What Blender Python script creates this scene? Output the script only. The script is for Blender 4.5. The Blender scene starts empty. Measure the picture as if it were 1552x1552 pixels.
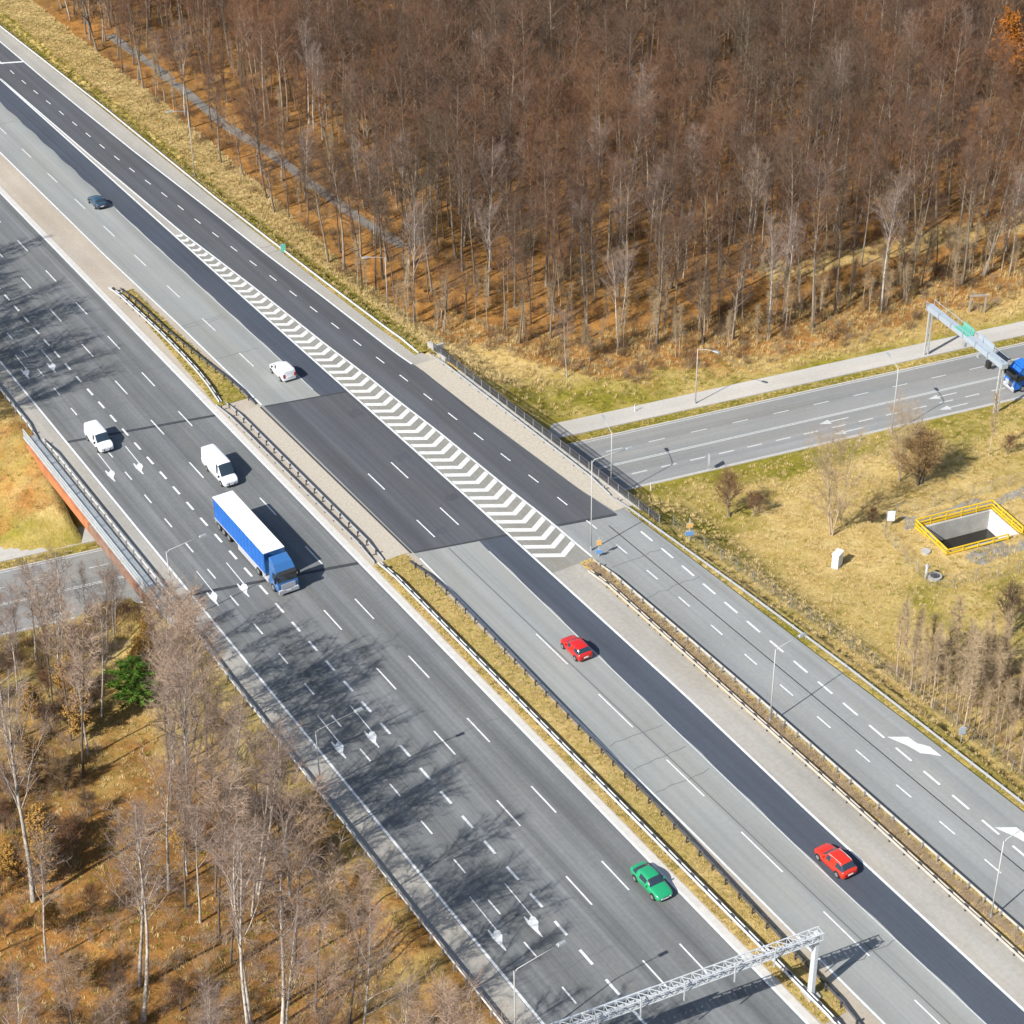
import bpy, math, random
import numpy as np
from mathutils import Vector, Matrix
R = math.radians
PI = math.pi
SC = bpy.context.scene
COL = SC.collection
rnd = random.Random(11)

# ------------------------------------------------------------------ helpers
def tag(o, label=None, cat=None, group=None, kind=None):
    if label: o['label'] = label
    if cat: o['category'] = cat
    if group: o['group'] = group
    if kind: o['kind'] = kind
    return o

def empty(name, loc, rz=0.0, scale=1.0):
    o = bpy.data.objects.new(name, None)
    COL.objects.link(o)
    o.location = loc
    o.rotation_euler = (0, 0, rz)
    o.scale = (scale,) * 3
    o.empty_display_size = .3
    return o

class MB:
    """collects verts and faces for ONE mesh object"""
    def __init__(s): s.v = []; s.f = []; s.m = []; s.mi = 0
    def add(s, vs, fs):
        b = len(s.v); s.v += [tuple(p) for p in vs]
        for f in fs:
            s.f.append(tuple(b + i for i in f)); s.m.append(s.mi)
        return s
    def box(s, c, d, rz=0.0, taper=1.0, rx=0.0):
        x, y, z = d[0] / 2, d[1] / 2, d[2] / 2
        p = [(-x, -y, -z), (x, -y, -z), (x, y, -z), (-x, y, -z), (-x * taper, -y * taper, z), (x * taper, -y * taper, z), (x * taper, y * taper, z), (-x * taper, y * taper, z)]
        m = Matrix.Translation(c) @ Matrix.Rotation(rz, 4, 'Z') @ Matrix.Rotation(rx, 4, 'X')
        return s.add([m @ Vector(q) for q in p], [(0, 3, 2, 1), (4, 5, 6, 7), (0, 1, 5, 4), (1, 2, 6, 5), (2, 3, 7, 6), (3, 0, 4, 7)])
    def beam(s, a, b, w, h=None):
        a, b = Vector(a), Vector(b); h = h or w; d = b - a; L = d.length
        q = d.to_track_quat('Y', 'Z').to_matrix().to_4x4(); q.translation = (a + b) / 2
        x, y, z = w / 2, L / 2, h / 2
        p = [(-x, -y, -z), (x, -y, -z), (x, y, -z), (-x, y, -z), (-x, -y, z), (x, -y, z), (x, y, z), (-x, y, z)]
        return s.add([q @ Vector(t) for t in p], [(0, 3, 2, 1), (4, 5, 6, 7), (0, 1, 5, 4), (1, 2, 6, 5), (2, 3, 7, 6), (3, 0, 4, 7)])
    def tube(s, pts, rad, n=6, cap=True):
        pts = [Vector(p) for p in pts]; k = len(pts)
        if not hasattr(rad, '__len__'): rad = [rad] * k
        vs = []; prev = None
        for i, p in enumerate(pts):
            d = (pts[min(i + 1, k - 1)] - pts[max(i - 1, 0)])
            if d.length < 1e-6: d = Vector((0, 0, 1))
            d.normalize()
            if prev is None:
                a = Vector((1, 0, 0)) if abs(d.x) < .9 else Vector((0, 1, 0))
            else: a = prev
            x = (a - d * a.dot(d)).normalized(); y = d.cross(x); prev = x
            for j in range(n):
                t = 2 * PI * j / n
                vs.append(p + (x * math.cos(t) + y * math.sin(t)) * rad[i])
        fs = [(i * n + j, i * n + (j + 1) % n, (i + 1) * n + (j + 1) % n, (i + 1) * n + j) for i in range(k - 1) for j in range(n)]
        if cap:
            fs.append(tuple(range(n - 1, -1, -1))); fs.append(tuple((k - 1) * n + j for j in range(n)))
        return s.add(vs, fs)
    def spike(s, a, b, r):
        a, b = Vector(a), Vector(b); d = (b - a)
        if d.length < 1e-5: return s
        d.normalize(); t = Vector((0, 0, 1)) if abs(d.z) < .9 else Vector((1, 0, 0))
        x = d.cross(t).normalized(); y = d.cross(x)
        return s.add([a + x * r, a - x * r * .5 + y * r * .87, a - x * r * .5 - y * r * .87, b], [(0, 1, 3), (1, 2, 3), (2, 0, 3)])
    def poly(s, pts, z):
        return s.add([(p[0], p[1], z) for p in pts], [tuple(range(len(pts)))])
    def strip(s, fa, fb, s0, s1, z, step=4.0):
        """flat sheet between two boundary functions u=fa(s), u=fb(s)"""
        n = max(1, int(math.ceil((s1 - s0) / step))); vs = []
        for i in range(n + 1):
            y = s0 + (s1 - s0) * i / n
            vs += [(fa(y), y, z), (fb(y), y, z)]
        return s.add(vs, [(2 * i, 2 * i + 1, 2 * i + 3, 2 * i + 2) for i in range(n)])
    def cyl(s, c, r, h, axis='Z', n=14, r2=None):
        r2 = r if r2 is None else r2
        ax = {'X': Vector((1, 0, 0)), 'Y': Vector((0, 1, 0)), 'Z': Vector((0, 0, 1))}[axis]; c = Vector(c)
        return s.tube([c - ax * h / 2, c + ax * h / 2], [r, r2], n)
    def build(s, name, mats, parent=None, smooth=False, link=True):
        me = bpy.data.meshes.new(name)
        me.from_pydata(s.v, [], s.f)
        if not isinstance(mats, (list, tuple)): mats = [mats]
        for m in mats: me.materials.append(m)
        if len(mats) > 1: me.polygons.foreach_set('material_index', s.m)
        if smooth: me.polygons.foreach_set('use_smooth', [True] * len(me.polygons))
        me.update()
        o = bpy.data.objects.new(name, me)
        if link: COL.objects.link(o)
        if parent: o.parent = parent
        return o

def copy_tree(o, parent=None):
    c = o.copy(); COL.objects.link(c)
    if parent: c.parent = parent
    for ch in o.children: copy_tree(ch, c)
    return c

def lerp(x, t):
    if x <= t[0][0]: return t[0][1]
    for (a, p), (b, q) in zip(t, t[1:]):
        if x <= b: return p + (q - p) * (x - a) / (b - a)
    return t[-1][1]

# ------------------------------------------------------------------ materials
def new_mat(name):
    m = bpy.data.materials.new(name); m.use_nodes = True
    nt = m.node_tree; b = nt.nodes['Principled BSDF']
    return m, nt, b

def mat(name, c, rough=.6, metal=0.0, var=0.0, vscale=3.0, coat=0.0, bump=0.0, c2=None, stretch=(1, 1, 1), spec=None):
    m, nt, b = new_mat(name)
    b.inputs['Roughness'].default_value = rough; b.inputs['Metallic'].default_value = metal
    if coat: b.inputs['Coat Weight'].default_value = coat; b.inputs['Coat Roughness'].default_value = .06
    if spec is not None: b.inputs['Specular IOR Level'].default_value = spec
    c = tuple(c) + (1,)
    if var or c2 or bump:
        g = nt.nodes.new('ShaderNodeNewGeometry'); mp = nt.nodes.new('ShaderNodeMapping'); mp.inputs['Scale'].default_value = stretch
        n = nt.nodes.new('ShaderNodeTexNoise'); n.inputs['Scale'].default_value = vscale; n.inputs['Detail'].default_value = 6; n.inputs['Roughness'].default_value = .65
        nt.links.new(g.outputs['Position'], mp.inputs[0]); nt.links.new(mp.outputs[0], n.inputs['Vector'])
        r = nt.nodes.new('ShaderNodeValToRGB'); r.color_ramp.elements[0].position = .32; r.color_ramp.elements[1].position = .68
        r.color_ramp.elements[0].color = tuple(x * (1 - var) for x in c[:3]) + (1,)
        r.color_ramp.elements[1].color = (tuple(c2) + (1,)) if c2 else tuple(min(1, x * (1 + var)) for x in c[:3]) + (1,)
        nt.links.new(n.outputs['Fac'], r.inputs[0]); nt.links.new(r.outputs[0], b.inputs['Base Color'])
        if bump:
            bp = nt.nodes.new('ShaderNodeBump'); bp.inputs['Strength'].default_value = bump; bp.inputs['Distance'].default_value = .05
            nt.links.new(n.outputs['Fac'], bp.inputs['Height']); nt.links.new(bp.outputs[0], b.inputs['Normal'])
    else:
        b.inputs['Base Color'].default_value = c
    return m

def asphalt(name, c, streak=.18, blotch=.10, lanes=None, tint=(1, 1, 1), along=0.0):
    """worn asphalt: streaks along the traffic, blotches, fine grain; 'along' turns the streaks (radians)"""
    m, nt, b = new_mat(name); N = nt.nodes.new; L = nt.links.new
    b.inputs['Roughness'].default_value = .85; b.inputs['Specular IOR Level'].default_value = .25
    g = N('ShaderNodeNewGeometry')
    def noise(sc, det, scale, rough=.6):
        m0 = N('ShaderNodeMapping'); m0.inputs['Rotation'].default_value = (0, 0, along); mp = N('ShaderNodeMapping'); mp.inputs['Scale'].default_value = scale
        t = N('ShaderNodeTexNoise'); t.inputs['Scale'].default_value = sc; t.inputs['Detail'].default_value = det; t.inputs['Roughness'].default_value = rough
        L(g.outputs['Position'], m0.inputs[0]); L(m0.outputs[0], mp.inputs[0]); L(mp.outputs[0], t.inputs['Vector']); return t.outputs['Fac']
    def remap(x, lo, hi):
        r = N('ShaderNodeMapRange'); r.inputs['From Min'].default_value = .3; r.inputs['From Max'].default_value = .7
        r.inputs['To Min'].default_value = lo; r.inputs['To Max'].default_value = hi; L(x, r.inputs['Value']); return r.outputs[0]
    def mul(a, c_):
        k = N('ShaderNodeMath'); k.operation = 'MULTIPLY'; L(a, k.inputs[0]); L(c_, k.inputs[1]); return k.outputs[0]
    f = remap(noise(1.0, 3, (.55, .006, 1), .5), 1 - streak, 1 + streak)
    f = mul(f, remap(noise(1.0, 2, (3.2, .02, 1), .5), 1 - streak * .45, 1 + streak * .45))
    f = mul(f, remap(noise(.12, 5, (1, .6, 1)), 1 - blotch, 1 + blotch))
    f = mul(f, remap(noise(2.2, 4, (1, 1, 1)), 1 - blotch * .7, 1 + blotch * .7))
    f = mul(f, remap(noise(14, 3, (1, 1, 1), .7), .93, 1.07))
    mx = N('ShaderNodeMix'); mx.data_type = 'RGBA'; mx.blend_type = 'MULTIPLY'; mx.inputs['Factor'].default_value = 1
    mx.inputs['A'].default_value = tuple(c) + (1,); L(f, mx.inputs['B'])
    # warm/cool drift
    w = N('ShaderNodeMix'); w.data_type = 'RGBA'; w.blend_type = 'MULTIPLY'
    w.inputs['B'].default_value = (1.06, 1.0, .92, 1); L(remap(noise(.35, 3, (1, .15, 1)), 0, .8), w.inputs['Factor']); L(mx.outputs['Result'], w.inputs['A'])
    L(w.outputs['Result'], b.inputs['Base Color'])
    bp = N('ShaderNodeBump'); bp.inputs['Strength'].default_value = .25; bp.inputs['Distance'].default_value = .02
    L(noise(20, 3, (1, 1, 1)), bp.inputs['Height']); L(bp.outputs[0], b.inputs['Normal'])
    return m

def ground_mat():
    m, nt, b = new_mat('ground'); N = nt.nodes.new; L = nt.links.new
    b.inputs['Roughness'].default_value = .95; b.inputs['Specular IOR Level'].default_value = .1
    g = N('ShaderNodeNewGeometry'); a = N('ShaderNodeAttribute'); a.attribute_name = 'zone'
    sp = N('ShaderNodeSeparateColor'); L(a.outputs['Color'], sp.inputs[0])
    def noise(sc, det=5, rough=.65, scale=(1, 1, 1)):
        mp = N('ShaderNodeMapping'); mp.inputs['Scale'].default_value = scale
        t = N('ShaderNodeTexNoise'); t.inputs['Scale'].default_value = sc; t.inputs['Detail'].default_value = det; t.inputs['Roughness'].default_value = rough
        L(g.outputs['Position'], mp.inputs[0]); L(mp.outputs[0], t.inputs['Vector']); return t.outputs['Fac']
    def ramp(x, *st):
        r = N('ShaderNodeValToRGB'); e = r.color_ramp.elements
        while len(e) < len(st): e.new(.5)
        for k, (p, c) in enumerate(st): e[k].position = p; e[k].color = tuple(c) + (1,)
        L(x, r.inputs[0]); return r.outputs[0]
    def mix(f, A, B, t='MIX'):
        k = N('ShaderNodeMix'); k.data_type = 'RGBA'; k.blend_type = t
        L(f, k.inputs['Factor']) if not isinstance(f, float) else setattr(k.inputs['Factor'], 'default_value', f)
        L(A, k.inputs['A']); L(B, k.inputs['B']); return k.outputs['Result']
    def remap(x, a0, a1, lo=0, hi=1):
        r = N('ShaderNodeMapRange'); r.inputs['From Min'].default_value = a0; r.inputs['From Max'].default_value = a1
        r.inputs['To Min'].default_value = lo; r.inputs['To Max'].default_value = hi; L(x, r.inputs['Value']); return r.outputs[0]
    def mth(op, x, y):
        k = N('ShaderNodeMath'); k.operation = op
        for i, q in enumerate((x, y)):
            if isinstance(q, (int, float)): k.inputs[i].default_value = q
            else: L(q, k.inputs[i])
        return k.outputs[0]
    gold = ramp(noise(.45, 7, .72), (.22, (.27, .185, .060)), (.42, (.44, .308, .108)), (.6, (.53, .392, .165)), (.78, (.61, .475, .25)))
    green = ramp(noise(.5, 6, .7), (.3, (.13, .12, .016)), (.7, (.29, .245, .036)))
    gn = remap(noise(.09, 4, .6), .42, .62)
    grf = mth('MINIMUM', mth('MULTIPLY', sp.outputs['Green'], mth('ADD', gn, .25)), 1.0)
    base = mix(grf, gold, green)
    lit = ramp(noise(.42, 8, .78), (.25, (.10, .055, .022)), (.42, (.215, .112, .037)), (.56, (.315, .166, .052)), (.68, (.38, .22, .078)), (.82, (.46, .31, .13)))
    patch = ramp(noise(.07, 3, .5), (.35, (.75, .75, .75)), (.65, (1.15, 1.05, .9)))
    lit = mix(1.0, lit, patch, 'MULTIPLY')
    lf = remap(mth('ADD', sp.outputs['Red'], mth('MULTIPLY', mth('SUBTRACT', noise(.25, 5, .7), .5), .9)), .35, .65)
    base = mix(lf, base, lit)
    soil = ramp(noise(1.2, 5), (.3, (.20, .185, .155)), (.7, (.32, .30, .26)))
    sf = remap(mth('ADD', sp.outputs['Blue'], mth('MULTIPLY', mth('SUBTRACT', noise(.8, 5, .7), .5), .8)), .4, .6)
    base = mix(sf, base, soil)
    fine = remap(noise(3.5, 5, .75), .3, .7, .72, 1.2)
    cf = N('ShaderNodeCombineColor')
    for i in range(3): L(fine, cf.inputs[i])
    base = mix(1.0, base, cf.outputs[0], 'MULTIPLY')
    L(base, b.inputs['Base Color'])
    bp = N('ShaderNodeBump'); bp.inputs['Strength'].default_value = .9; bp.inputs['Distance'].default_value = .25
    L(noise(2.0, 7, .75), bp.inputs['Height']); L(bp.outputs[0], b.inputs['Normal'])
    return m

def bark_mat(name, c1, c2, bands=False):
    m, nt, b = new_mat(name); N = nt.nodes.new; L = nt.links.new
    b.inputs['Roughness'].default_value = .9; b.inputs['Specular IOR Level'].default_value = .15
    g = N('ShaderNodeTexCoord'); mp = N('ShaderNodeMapping'); mp.inputs['Scale'].default_value = (2, 2, .9 if bands else .5)
    t = N('ShaderNodeTexNoise'); t.inputs['Scale'].default_value = 2.4; t.inputs['Detail'].default_value = 5; t.inputs['Roughness'].default_value = .7
    L(g.outputs['Object'], mp.inputs[0]); L(mp.outputs[0], t.inputs['Vector'])
    r = N('ShaderNodeValToRGB'); r.color_ramp.elements[0].position = .36; r.color_ramp.elements[1].position = .56
    r.color_ramp.elements[0].color = tuple(c2) + (1,); r.color_ramp.elements[1].color = tuple(c1) + (1,)
    oi = N('ShaderNodeObjectInfo'); v = N('ShaderNodeMapRange'); v.inputs['To Min'].default_value = .75; v.inputs['To Max'].default_value = 1.2
    L(oi.outputs['Random'], v.inputs['Value']); cc = N('ShaderNodeCombineColor')
    for i in range(3): L(v.outputs[0], cc.inputs[i])
    mx = N('ShaderNodeMix'); mx.data_type = 'RGBA'; mx.blend_type = 'MULTIPLY'; mx.inputs['Factor'].default_value = 1
    L(t.outputs['Fac'], r.inputs[0]); L(r.outputs[0], mx.inputs['A']); L(cc.outputs[0], mx.inputs['B']); L(mx.outputs['Result'], b.inputs['Base Color'])
    return m

def twig_mat(name, cols):
    """each tree its own tint of the twig colour"""
    m, nt, b = new_mat(name); N = nt.nodes.new; L = nt.links.new
    b.inputs['Roughness'].default_value = .9; b.inputs['Specular IOR Level'].default_value = .1
    oi = N('ShaderNodeObjectInfo'); r = N('ShaderNodeValToRGB'); e = r.color_ramp.elements
    while len(e) < len(cols): e.new(.5)
    for k, c in enumerate(cols): e[k].position = k / max(1, len(cols) - 1); e[k].color = tuple(c) + (1,)
    tn = N('ShaderNodeTexNoise'); tn.inputs['Scale'].default_value = .022; tn.inputs['Detail'].default_value = 2; L(oi.outputs['Location'], tn.inputs['Vector'])
    mr_ = N('ShaderNodeMapRange'); mr_.inputs['From Min'].default_value = .35; mr_.inputs['From Max'].default_value = .65; L(tn.outputs['Fac'], mr_.inputs['Value'])
    ad = N('ShaderNodeMix'); ad.inputs['Factor'].default_value = .5; L(oi.outputs['Random'], ad.inputs['A']); L(mr_.outputs[0], ad.inputs['B'])
    L(ad.outputs['Result'], r.inputs[0]); L(r.outputs[0], b.inputs['Base Color'])
    return m

M = {}
M['ground'] = ground_mat()
M['asph_left'] = asphalt('asphalt_grey', (.125, .133, .137), .26, .12)
M['asph_mid'] = asphalt('asphalt_pale', (.222, .234, .228), .13, .06)
M['asph_ramp'] = asphalt('asphalt_pale_ramp', (.21, .222, .222), .12, .08)
M['asph_dark'] = asphalt('asphalt_dark_strip', (.056, .066, .086), .16, .08)
M['asph_bridge'] = asphalt('asphalt_bridge_patch', (.072, .077, .086), .22, .08)
M['asph_side'] = asphalt('asphalt_side_road', (.205, .210, .208), .12, .07, along=R(99.7))
M['concrete_shoulder'] = asphalt('shoulder_surface', (.285, .275, .25), .08, .12)
M['paving_beige'] = asphalt('median_paving', (.33, .295, .245), .06, .12)
M['setts'] = mat('stone_setts', (.37, .33, .265), .9, var=.16, vscale=3.5, bump=.3)
M['pavement'] = asphalt('pavement_slabs', (.37, .36, .335), .06, .10, along=R(99.7))
M['track'] = mat('gravel_track', (.15, .135, .115), .95, var=.25, vscale=1.2)
M['paint'] = mat('road_paint', (.56, .57, .56), .7, var=.20, vscale=2.0)
M['paint_worn'] = mat('road_paint_worn', (.43, .44, .43), .75, var=.18, vscale=5)
M['gore_gap'] = asphalt('hatched_area_surface', (.20, .198, .18), .08, .12)
M['joint'] = mat('expansion_joint', (.035, .037, .042), .8, var=.25, vscale=2)
M['seam'] = mat('sealed_seam', (.10, .105, .105), .85)
M['edge_concrete'] = mat('edge_strip_concrete', (.44, .42, .385), .85, var=.10, vscale=1.5)
M['zinc'] = mat('galvanised_steel', (.46, .47, .47), .55, .25, var=.12, vscale=2)
M['zinc_dull'] = mat('weathered_steel', (.30, .30, .30), .65, .3, var=.15, vscale=2)
M['post_dark'] = mat('dark_steel_post', (.06, .06, .065), .7, .2)
M['white_steel'] = mat('white_painted_steel', (.45, .475, .49), .5, 0, var=.08)
M['pole'] = mat('pale_lamp_pole', (.40, .40, .385), .55, .1)
M['lamp_grey'] = mat('lamp_housing', (.30, .32, .33), .5, .2)
M['glass_lens'] = mat('lamp_lens', (.55, .56, .55), .2)
M['concrete'] = mat('concrete', (.34, .33, .30), .9, var=.16, vscale=.8, bump=.2)
M['concrete_white'] = mat('whitewashed_concrete', (.56, .56, .54), .85, var=.08, vscale=1.2)
M['rust'] = mat('orange_painted_edge_beam', (.48, .175, .065), .8, var=.35, vscale=.5, c2=(.46, .17, .07), stretch=(1, 1, 1))
M['walkway'] = mat('bridge_walkway', (.38, .40, .40), .85, var=.14, vscale=1.0)
M['mesh_panel'] = mat('pale_railing_panel', (.40, .45, .47), .5, .1, var=.15, vscale=1.5)
M['yellow'] = mat('yellow_painted_rail', (.68, .44, .012), .5)
M['blue_sign'] = mat('blue_sign_face', (.12, .26, .50), .4)
M['amber'] = mat('amber_panel', (.58, .34, .11), .5)
M['green_sign'] = mat('green_sign_face', (.10, .36, .27), .4)
M['sign_back'] = mat('sign_back_grey', (.36, .41, .46), .5, .2, var=.06)
M['white'] = mat('white_enamel', (.68, .69, .68), .5, var=.03)
M['wood'] = mat('weathered_timber', (.28, .24, .20), .9, var=.2, vscale=3)
M['rust_dull'] = mat('dull_rusty_edge_beam', (.30, .13, .07), .85, var=.35, vscale=.8, c2=(.24, .17, .13))
M['rail_tan'] = mat('weathered_tan_rail', (.37, .34, .29), .7, .1, var=.15, vscale=2)
M['growth_tan'] = twig_mat('tan_growth', [(.46, .36, .24), (.40, .30, .19), (.52, .42, .29)])
M['paint_chevron'] = mat('worn_chevron_paint', (.54, .54, .51), .75, var=.18, vscale=1.6)
M['water'] = mat('dark_pit_water', (.018, .016, .014), .08)
M['rubber'] = mat('tyre_rubber', (.018, .018, .019), .85)
M['rim'] = mat('wheel_rim', (.34, .35, .36), .4, .6)
M['glass'] = mat('tinted_car_glass', (.025, .04, .055), .06, spec=.8)
M['black'] = mat('black_trim', (.02, .02, .022), .6)
M['lens_red'] = mat('tail_lamp_red', (.38, .015, .012), .25)
M['lens_clear'] = mat('headlamp_clear', (.62, .64, .66), .12)
M['plate'] = mat('licence_plate_white', (.70, .70, .68), .5)
def paintcar(n, c): return mat(n, c, .28, 0, coat=.6)
M['car_red'] = paintcar('car_paint_red', (.50, .014, .010))
M['car_red2'] = paintcar('car_paint_orange_red', (.56, .026, .009))
M['car_green'] = paintcar('car_paint_green', (.016, .27, .115))
M['car_white'] = paintcar('car_paint_white', (.72, .72, .73))
M['car_blue'] = paintcar('car_paint_dark_teal', (.025, .06, .095))
M['truck_blue'] = paintcar('truck_paint_blue', (.035, .125, .32))
M['tarp_blue'] = mat('blue_curtain_side', (.014, .115, .42), .45, var=.06, vscale=1.0)
M['tarp_white'] = mat('white_trailer_roof', (.72, .71, .70), .6, var=.09, vscale=.9)
M['chassis'] = mat('truck_chassis', (.05, .045, .045), .8)
M['skirt'] = mat('grey_side_guard', (.36, .37, .39), .6)
M['bark_grey'] = bark_mat('bark_grey', (.25, .205, .155), (.115, .09, .07))
M['bark_dark'] = bark_mat('bark_dark', (.15, .115, .09), (.07, .055, .045))
M['bark_birch'] = bark_mat('bark_birch', (.47, .43, .37), (.15, .12, .10), True)
M['bark_tan'] = bark_mat('bark_tan', (.44, .35, .25), (.24, .18, .12))
M['twig_brown'] = twig_mat('twigs_brown', [(.078, .062, .043), (.10, .069, .044), (.098, .063, .046), (.14, .076, .045), (.165, .083, .046), (.175, .102, .056)])
M['twig_birch'] = twig_mat('twigs_birch', [(.25, .19, .155), (.21, .155, .125), (.30, .235, .19)])
M['twig_tan'] = twig_mat('twigs_tan', [(.36, .27, .165), (.31, .23, .14), (.42, .32, .20)])
M['leaf_gold'] = twig_mat('dead_leaves_gold', [(.34, .19, .045), (.29, .17, .05)])
M['leaf_orange'] = twig_mat('dead_leaves_orange', [(.42, .15, .02), (.36, .13, .025)])
M['needle'] = twig_mat('needles_green', [(.075, .15, .02), (.09, .17, .025)])
M['blade_gold'] = twig_mat('dry_blades', [(.52, .385, .17), (.46, .335, .135), (.57, .435, .21), (.49, .35, .15)])
M['blade_green'] = twig_mat('green_blades', [(.25, .225, .03), (.18, .18, .025), (.30, .25, .05)])
M['twig_left'] = twig_mat('twigs_pinkish_tan', [(.31, .225, .165), (.26, .185, .135), (.36, .27, .20), (.30, .205, .14)])
M['brush'] = twig_mat('brushwood', [(.20, .135, .07), (.27, .165, .07), (.17, .115, .065), (.30, .17, .065)])
# ------------------------------------------------------------------ the lie of the land
SN, CS = math.sin(R(9.7)), math.cos(R(9.7))          # the side road crosses under the motorway at this skew
EN = [(-200, -1.5), (-60, -2.6), (-20, -4.6), (2, -5.8), (7.2, -6.5), (27, -6.5), (33, -5.6), (45, -3.8), (80, -1.8), (140, -.4), (220, 1.0), (500, 3)]
WN = [(-200, -1.0), (-60, -1.2), (-10, -2.2), (-2, -3.2), (7.2, -6.5), (27, -6.5), (34, -4.0), (42, -2.0), (90, -1.2), (300, 0)]
EEDGE = [(-200, 46), (-60, 45.6), (-45, 45.1), (-34, 44.4), (-12, 43.6), (30, 42.6), (40, 41), (60, 40.2), (95, 39.4), (140, 38.9), (170, 38), (300, 37)]
WEDGE = -10.9
DITCH = [(-100, 48.4), (-72, 48.2), (-65, 48.2), (-52, 47.9), (-41, 47.1), (-29, 46.3), (-17, 45.2)]
def vt(u, s): return u * SN + s * CS, u * CS - s * SN
def cr(v, t): return (v * SN + t * CS, v * CS - t * SN)
def edge(s): return lerp(s, EEDGE)
def bump(u, s):
    return .16 * math.sin(u * .31 + 1.3 * math.sin(s * .17)) * math.sin(s * .27 + .6) + .08 * math.sin(u * .9 + s * .6) + .06 * math.sin(s * 1.1 - u * .7 + 2)
def terr(u, s):
    v = u * SN + s * CS
    b = min(1, max(0, u / 30.))
    n = lerp(v, WN) * (1 - b) + lerp(v, EN) * b
    if not 7.5 < v < 26.8: n += bump(u, s) * min(1, min(abs(v - 7.2), abs(v - 27)) / 4)
    e = edge(s)
    if WEDGE <= u <= e:
        if -3.2 < v < 35.2: return lerp(v, [(-3.2, -1.9), (-1.5, -2.2), (7.2, -6.5), (27, -6.5), (34, -2.2), (35.2, -1.9)])
        return -.35
    du = WEDGE - u if u < WEDGE else u - e
    dv = min(v + 3.2, 35.2 - v) if -3.2 < v < 35.2 else 0
    d = math.hypot(du, dv)
    hi = -.12 - max(0, d - .6) / 1.9
    lo = -.12 + d / 2.2
    z = min(max(n, hi), max(lo, hi))
    if u > 30:      # drainage ditches behind the rails
        if 36 < s < 215: z -= .75 * math.exp(-((u - e - 1.5) / .75) ** 2)
        elif -100 < s < -17: z -= .8 * math.exp(-((u - lerp(s, DITCH)) / .75) ** 2)
    return z

# pit in the field (parallel to the side road)
PIT = (72.9, 83.4, -36.0, -28.6)      # u0,u1,s0,s1 before skew, see pit_pt
PC = (78.0, -32.4); PA = R(-9.7)
def pit_pt(x, y): return (PC[0] + x * math.cos(PA) - y * math.sin(PA), PC[1] + x * math.sin(PA) + y * math.cos(PA))
def pit_loc(u, s):
    dx, dy = u - PC[0], s - PC[1]
    return dx * math.cos(PA) + dy * math.sin(PA), -dx * math.sin(PA) + dy * math.cos(PA)
PHX, PHY = 4.6, 2.7

E_FOREST_SLOPE = [(-40, 200), (30, 46.2), (38, 46), (48, 46), (58, 45.2), (68, 44.6), (80, 45), (90, 45.5), (105, 45.8), (117, 46.2), (130, 46), (146, 46.8), (165, 47.4), (185, 48.3), (230, 49)]
def forest_v(u):      # the wood begins above this v, seen from the side road
    return lerp(u, [(44, 52), (54, 50), (57, 44), (62, 39), (66, 37), (72, 37.5), (78, 36), (85, 36), (90, 34), (98, 35), (107, 36), (116, 37), (124, 37), (134, 38), (260, 40)])
def in_east_wood(u, s):
    v, t = vt(u, s)
    if u < 44 or v < 28: return False
    if s > 30 and u < lerp(s, E_FOREST_SLOPE): return False
    return v > forest_v(u)
def smooth(x, a, b):
    x = min(1, max(0, (x - a) / (b - a))); return x * x * (3 - 2 * x)

def zone(u, s):
    v, t = vt(u, s); r = g = bl = 0.0
    if u < 0:
        r = 1.0
        if v > -1: r = .5
        g = .9 if -1 < v < 45 else .75
        if v < -1: r = .46 + .26 * smooth(-v, 8, 45) - .18 * smooth(u, -22, -12)
    else:
        if v > 28:
            fv = forest_v(u); fs = lerp(s, E_FOREST_SLOPE) if s > 30 else 44
            k = min(v - fv + 4, u - fs + 1.5)
            r = smooth(k, -4, 3)
            if u > 98 and 46.5 < v < 52.5: r = .1
            g = max(0, 1 - abs(v - 29) / 10.0) * 1.9 * (1 - .6 * smooth(u, 66, 84))
            if u > 66 and r < .9: r = max(r, .42)
            if s > 40: g = max(g, .55)
        else:
            g = .3
            if v > 2: g = 1.2
            if v < -20: g = .5
            if u < 60 and v < 8: g = max(g, 1.0 if v > -8 else .45)
            g += .6 * (math.sin(u * .11) * math.sin(s * .13 + 1) > .45)
            if v < -45 and u > 54: r = .4
            x, y = pit_loc(u, s)
            if -7.5 < x < 20 and -10 < y < 6:
                if 3.6 < y < 5.8 and x > -6: bl = 1
                if -6.6 < y < -3.9 and x > -3: bl = .9
                g *= .5
    if 7.2 < v < 27: g = 1.3; r = 0
    return (min(1, r), min(1, g / 1.5), bl, 1)

def axis(parts):
    a = []
    for lo, hi, st in parts:
        n = int(round((hi - lo) / st)); a += [lo + (hi - lo) * i / n for i in range(n)]
    return a + [parts[-1][1]]
US = axis([(-700, -130, 57), (-130, -50, 4), (-50, -14, 1.5), (-14, -8, .75), (-8, 37, 5), (37, 52, .75), (52, 125, 1.5), (125, 260, 5), (260, 800, 60)])
SS = axis([(-600, -140, 46), (-140, -95, 5), (-95, 130, 1.5), (130, 230, 3), (230, 380, 10), (380, 900, 52)])
gv = [(u, s, terr(u, s)) for s in SS for u in US]
nu = len(US)
gf = [(j * nu + i, j * nu + i + 1, (j + 1) * nu + i + 1, (j + 1) * nu + i) for j in range(len(SS) - 1) for i in range(nu - 1)]
me = bpy.data.meshes.new('ground'); me.from_pydata(gv, [], gf)
import bmesh
bm = bmesh.new(); bm.from_mesh(me)
ca, sa = math.cos(PA), math.sin(PA)
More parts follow.
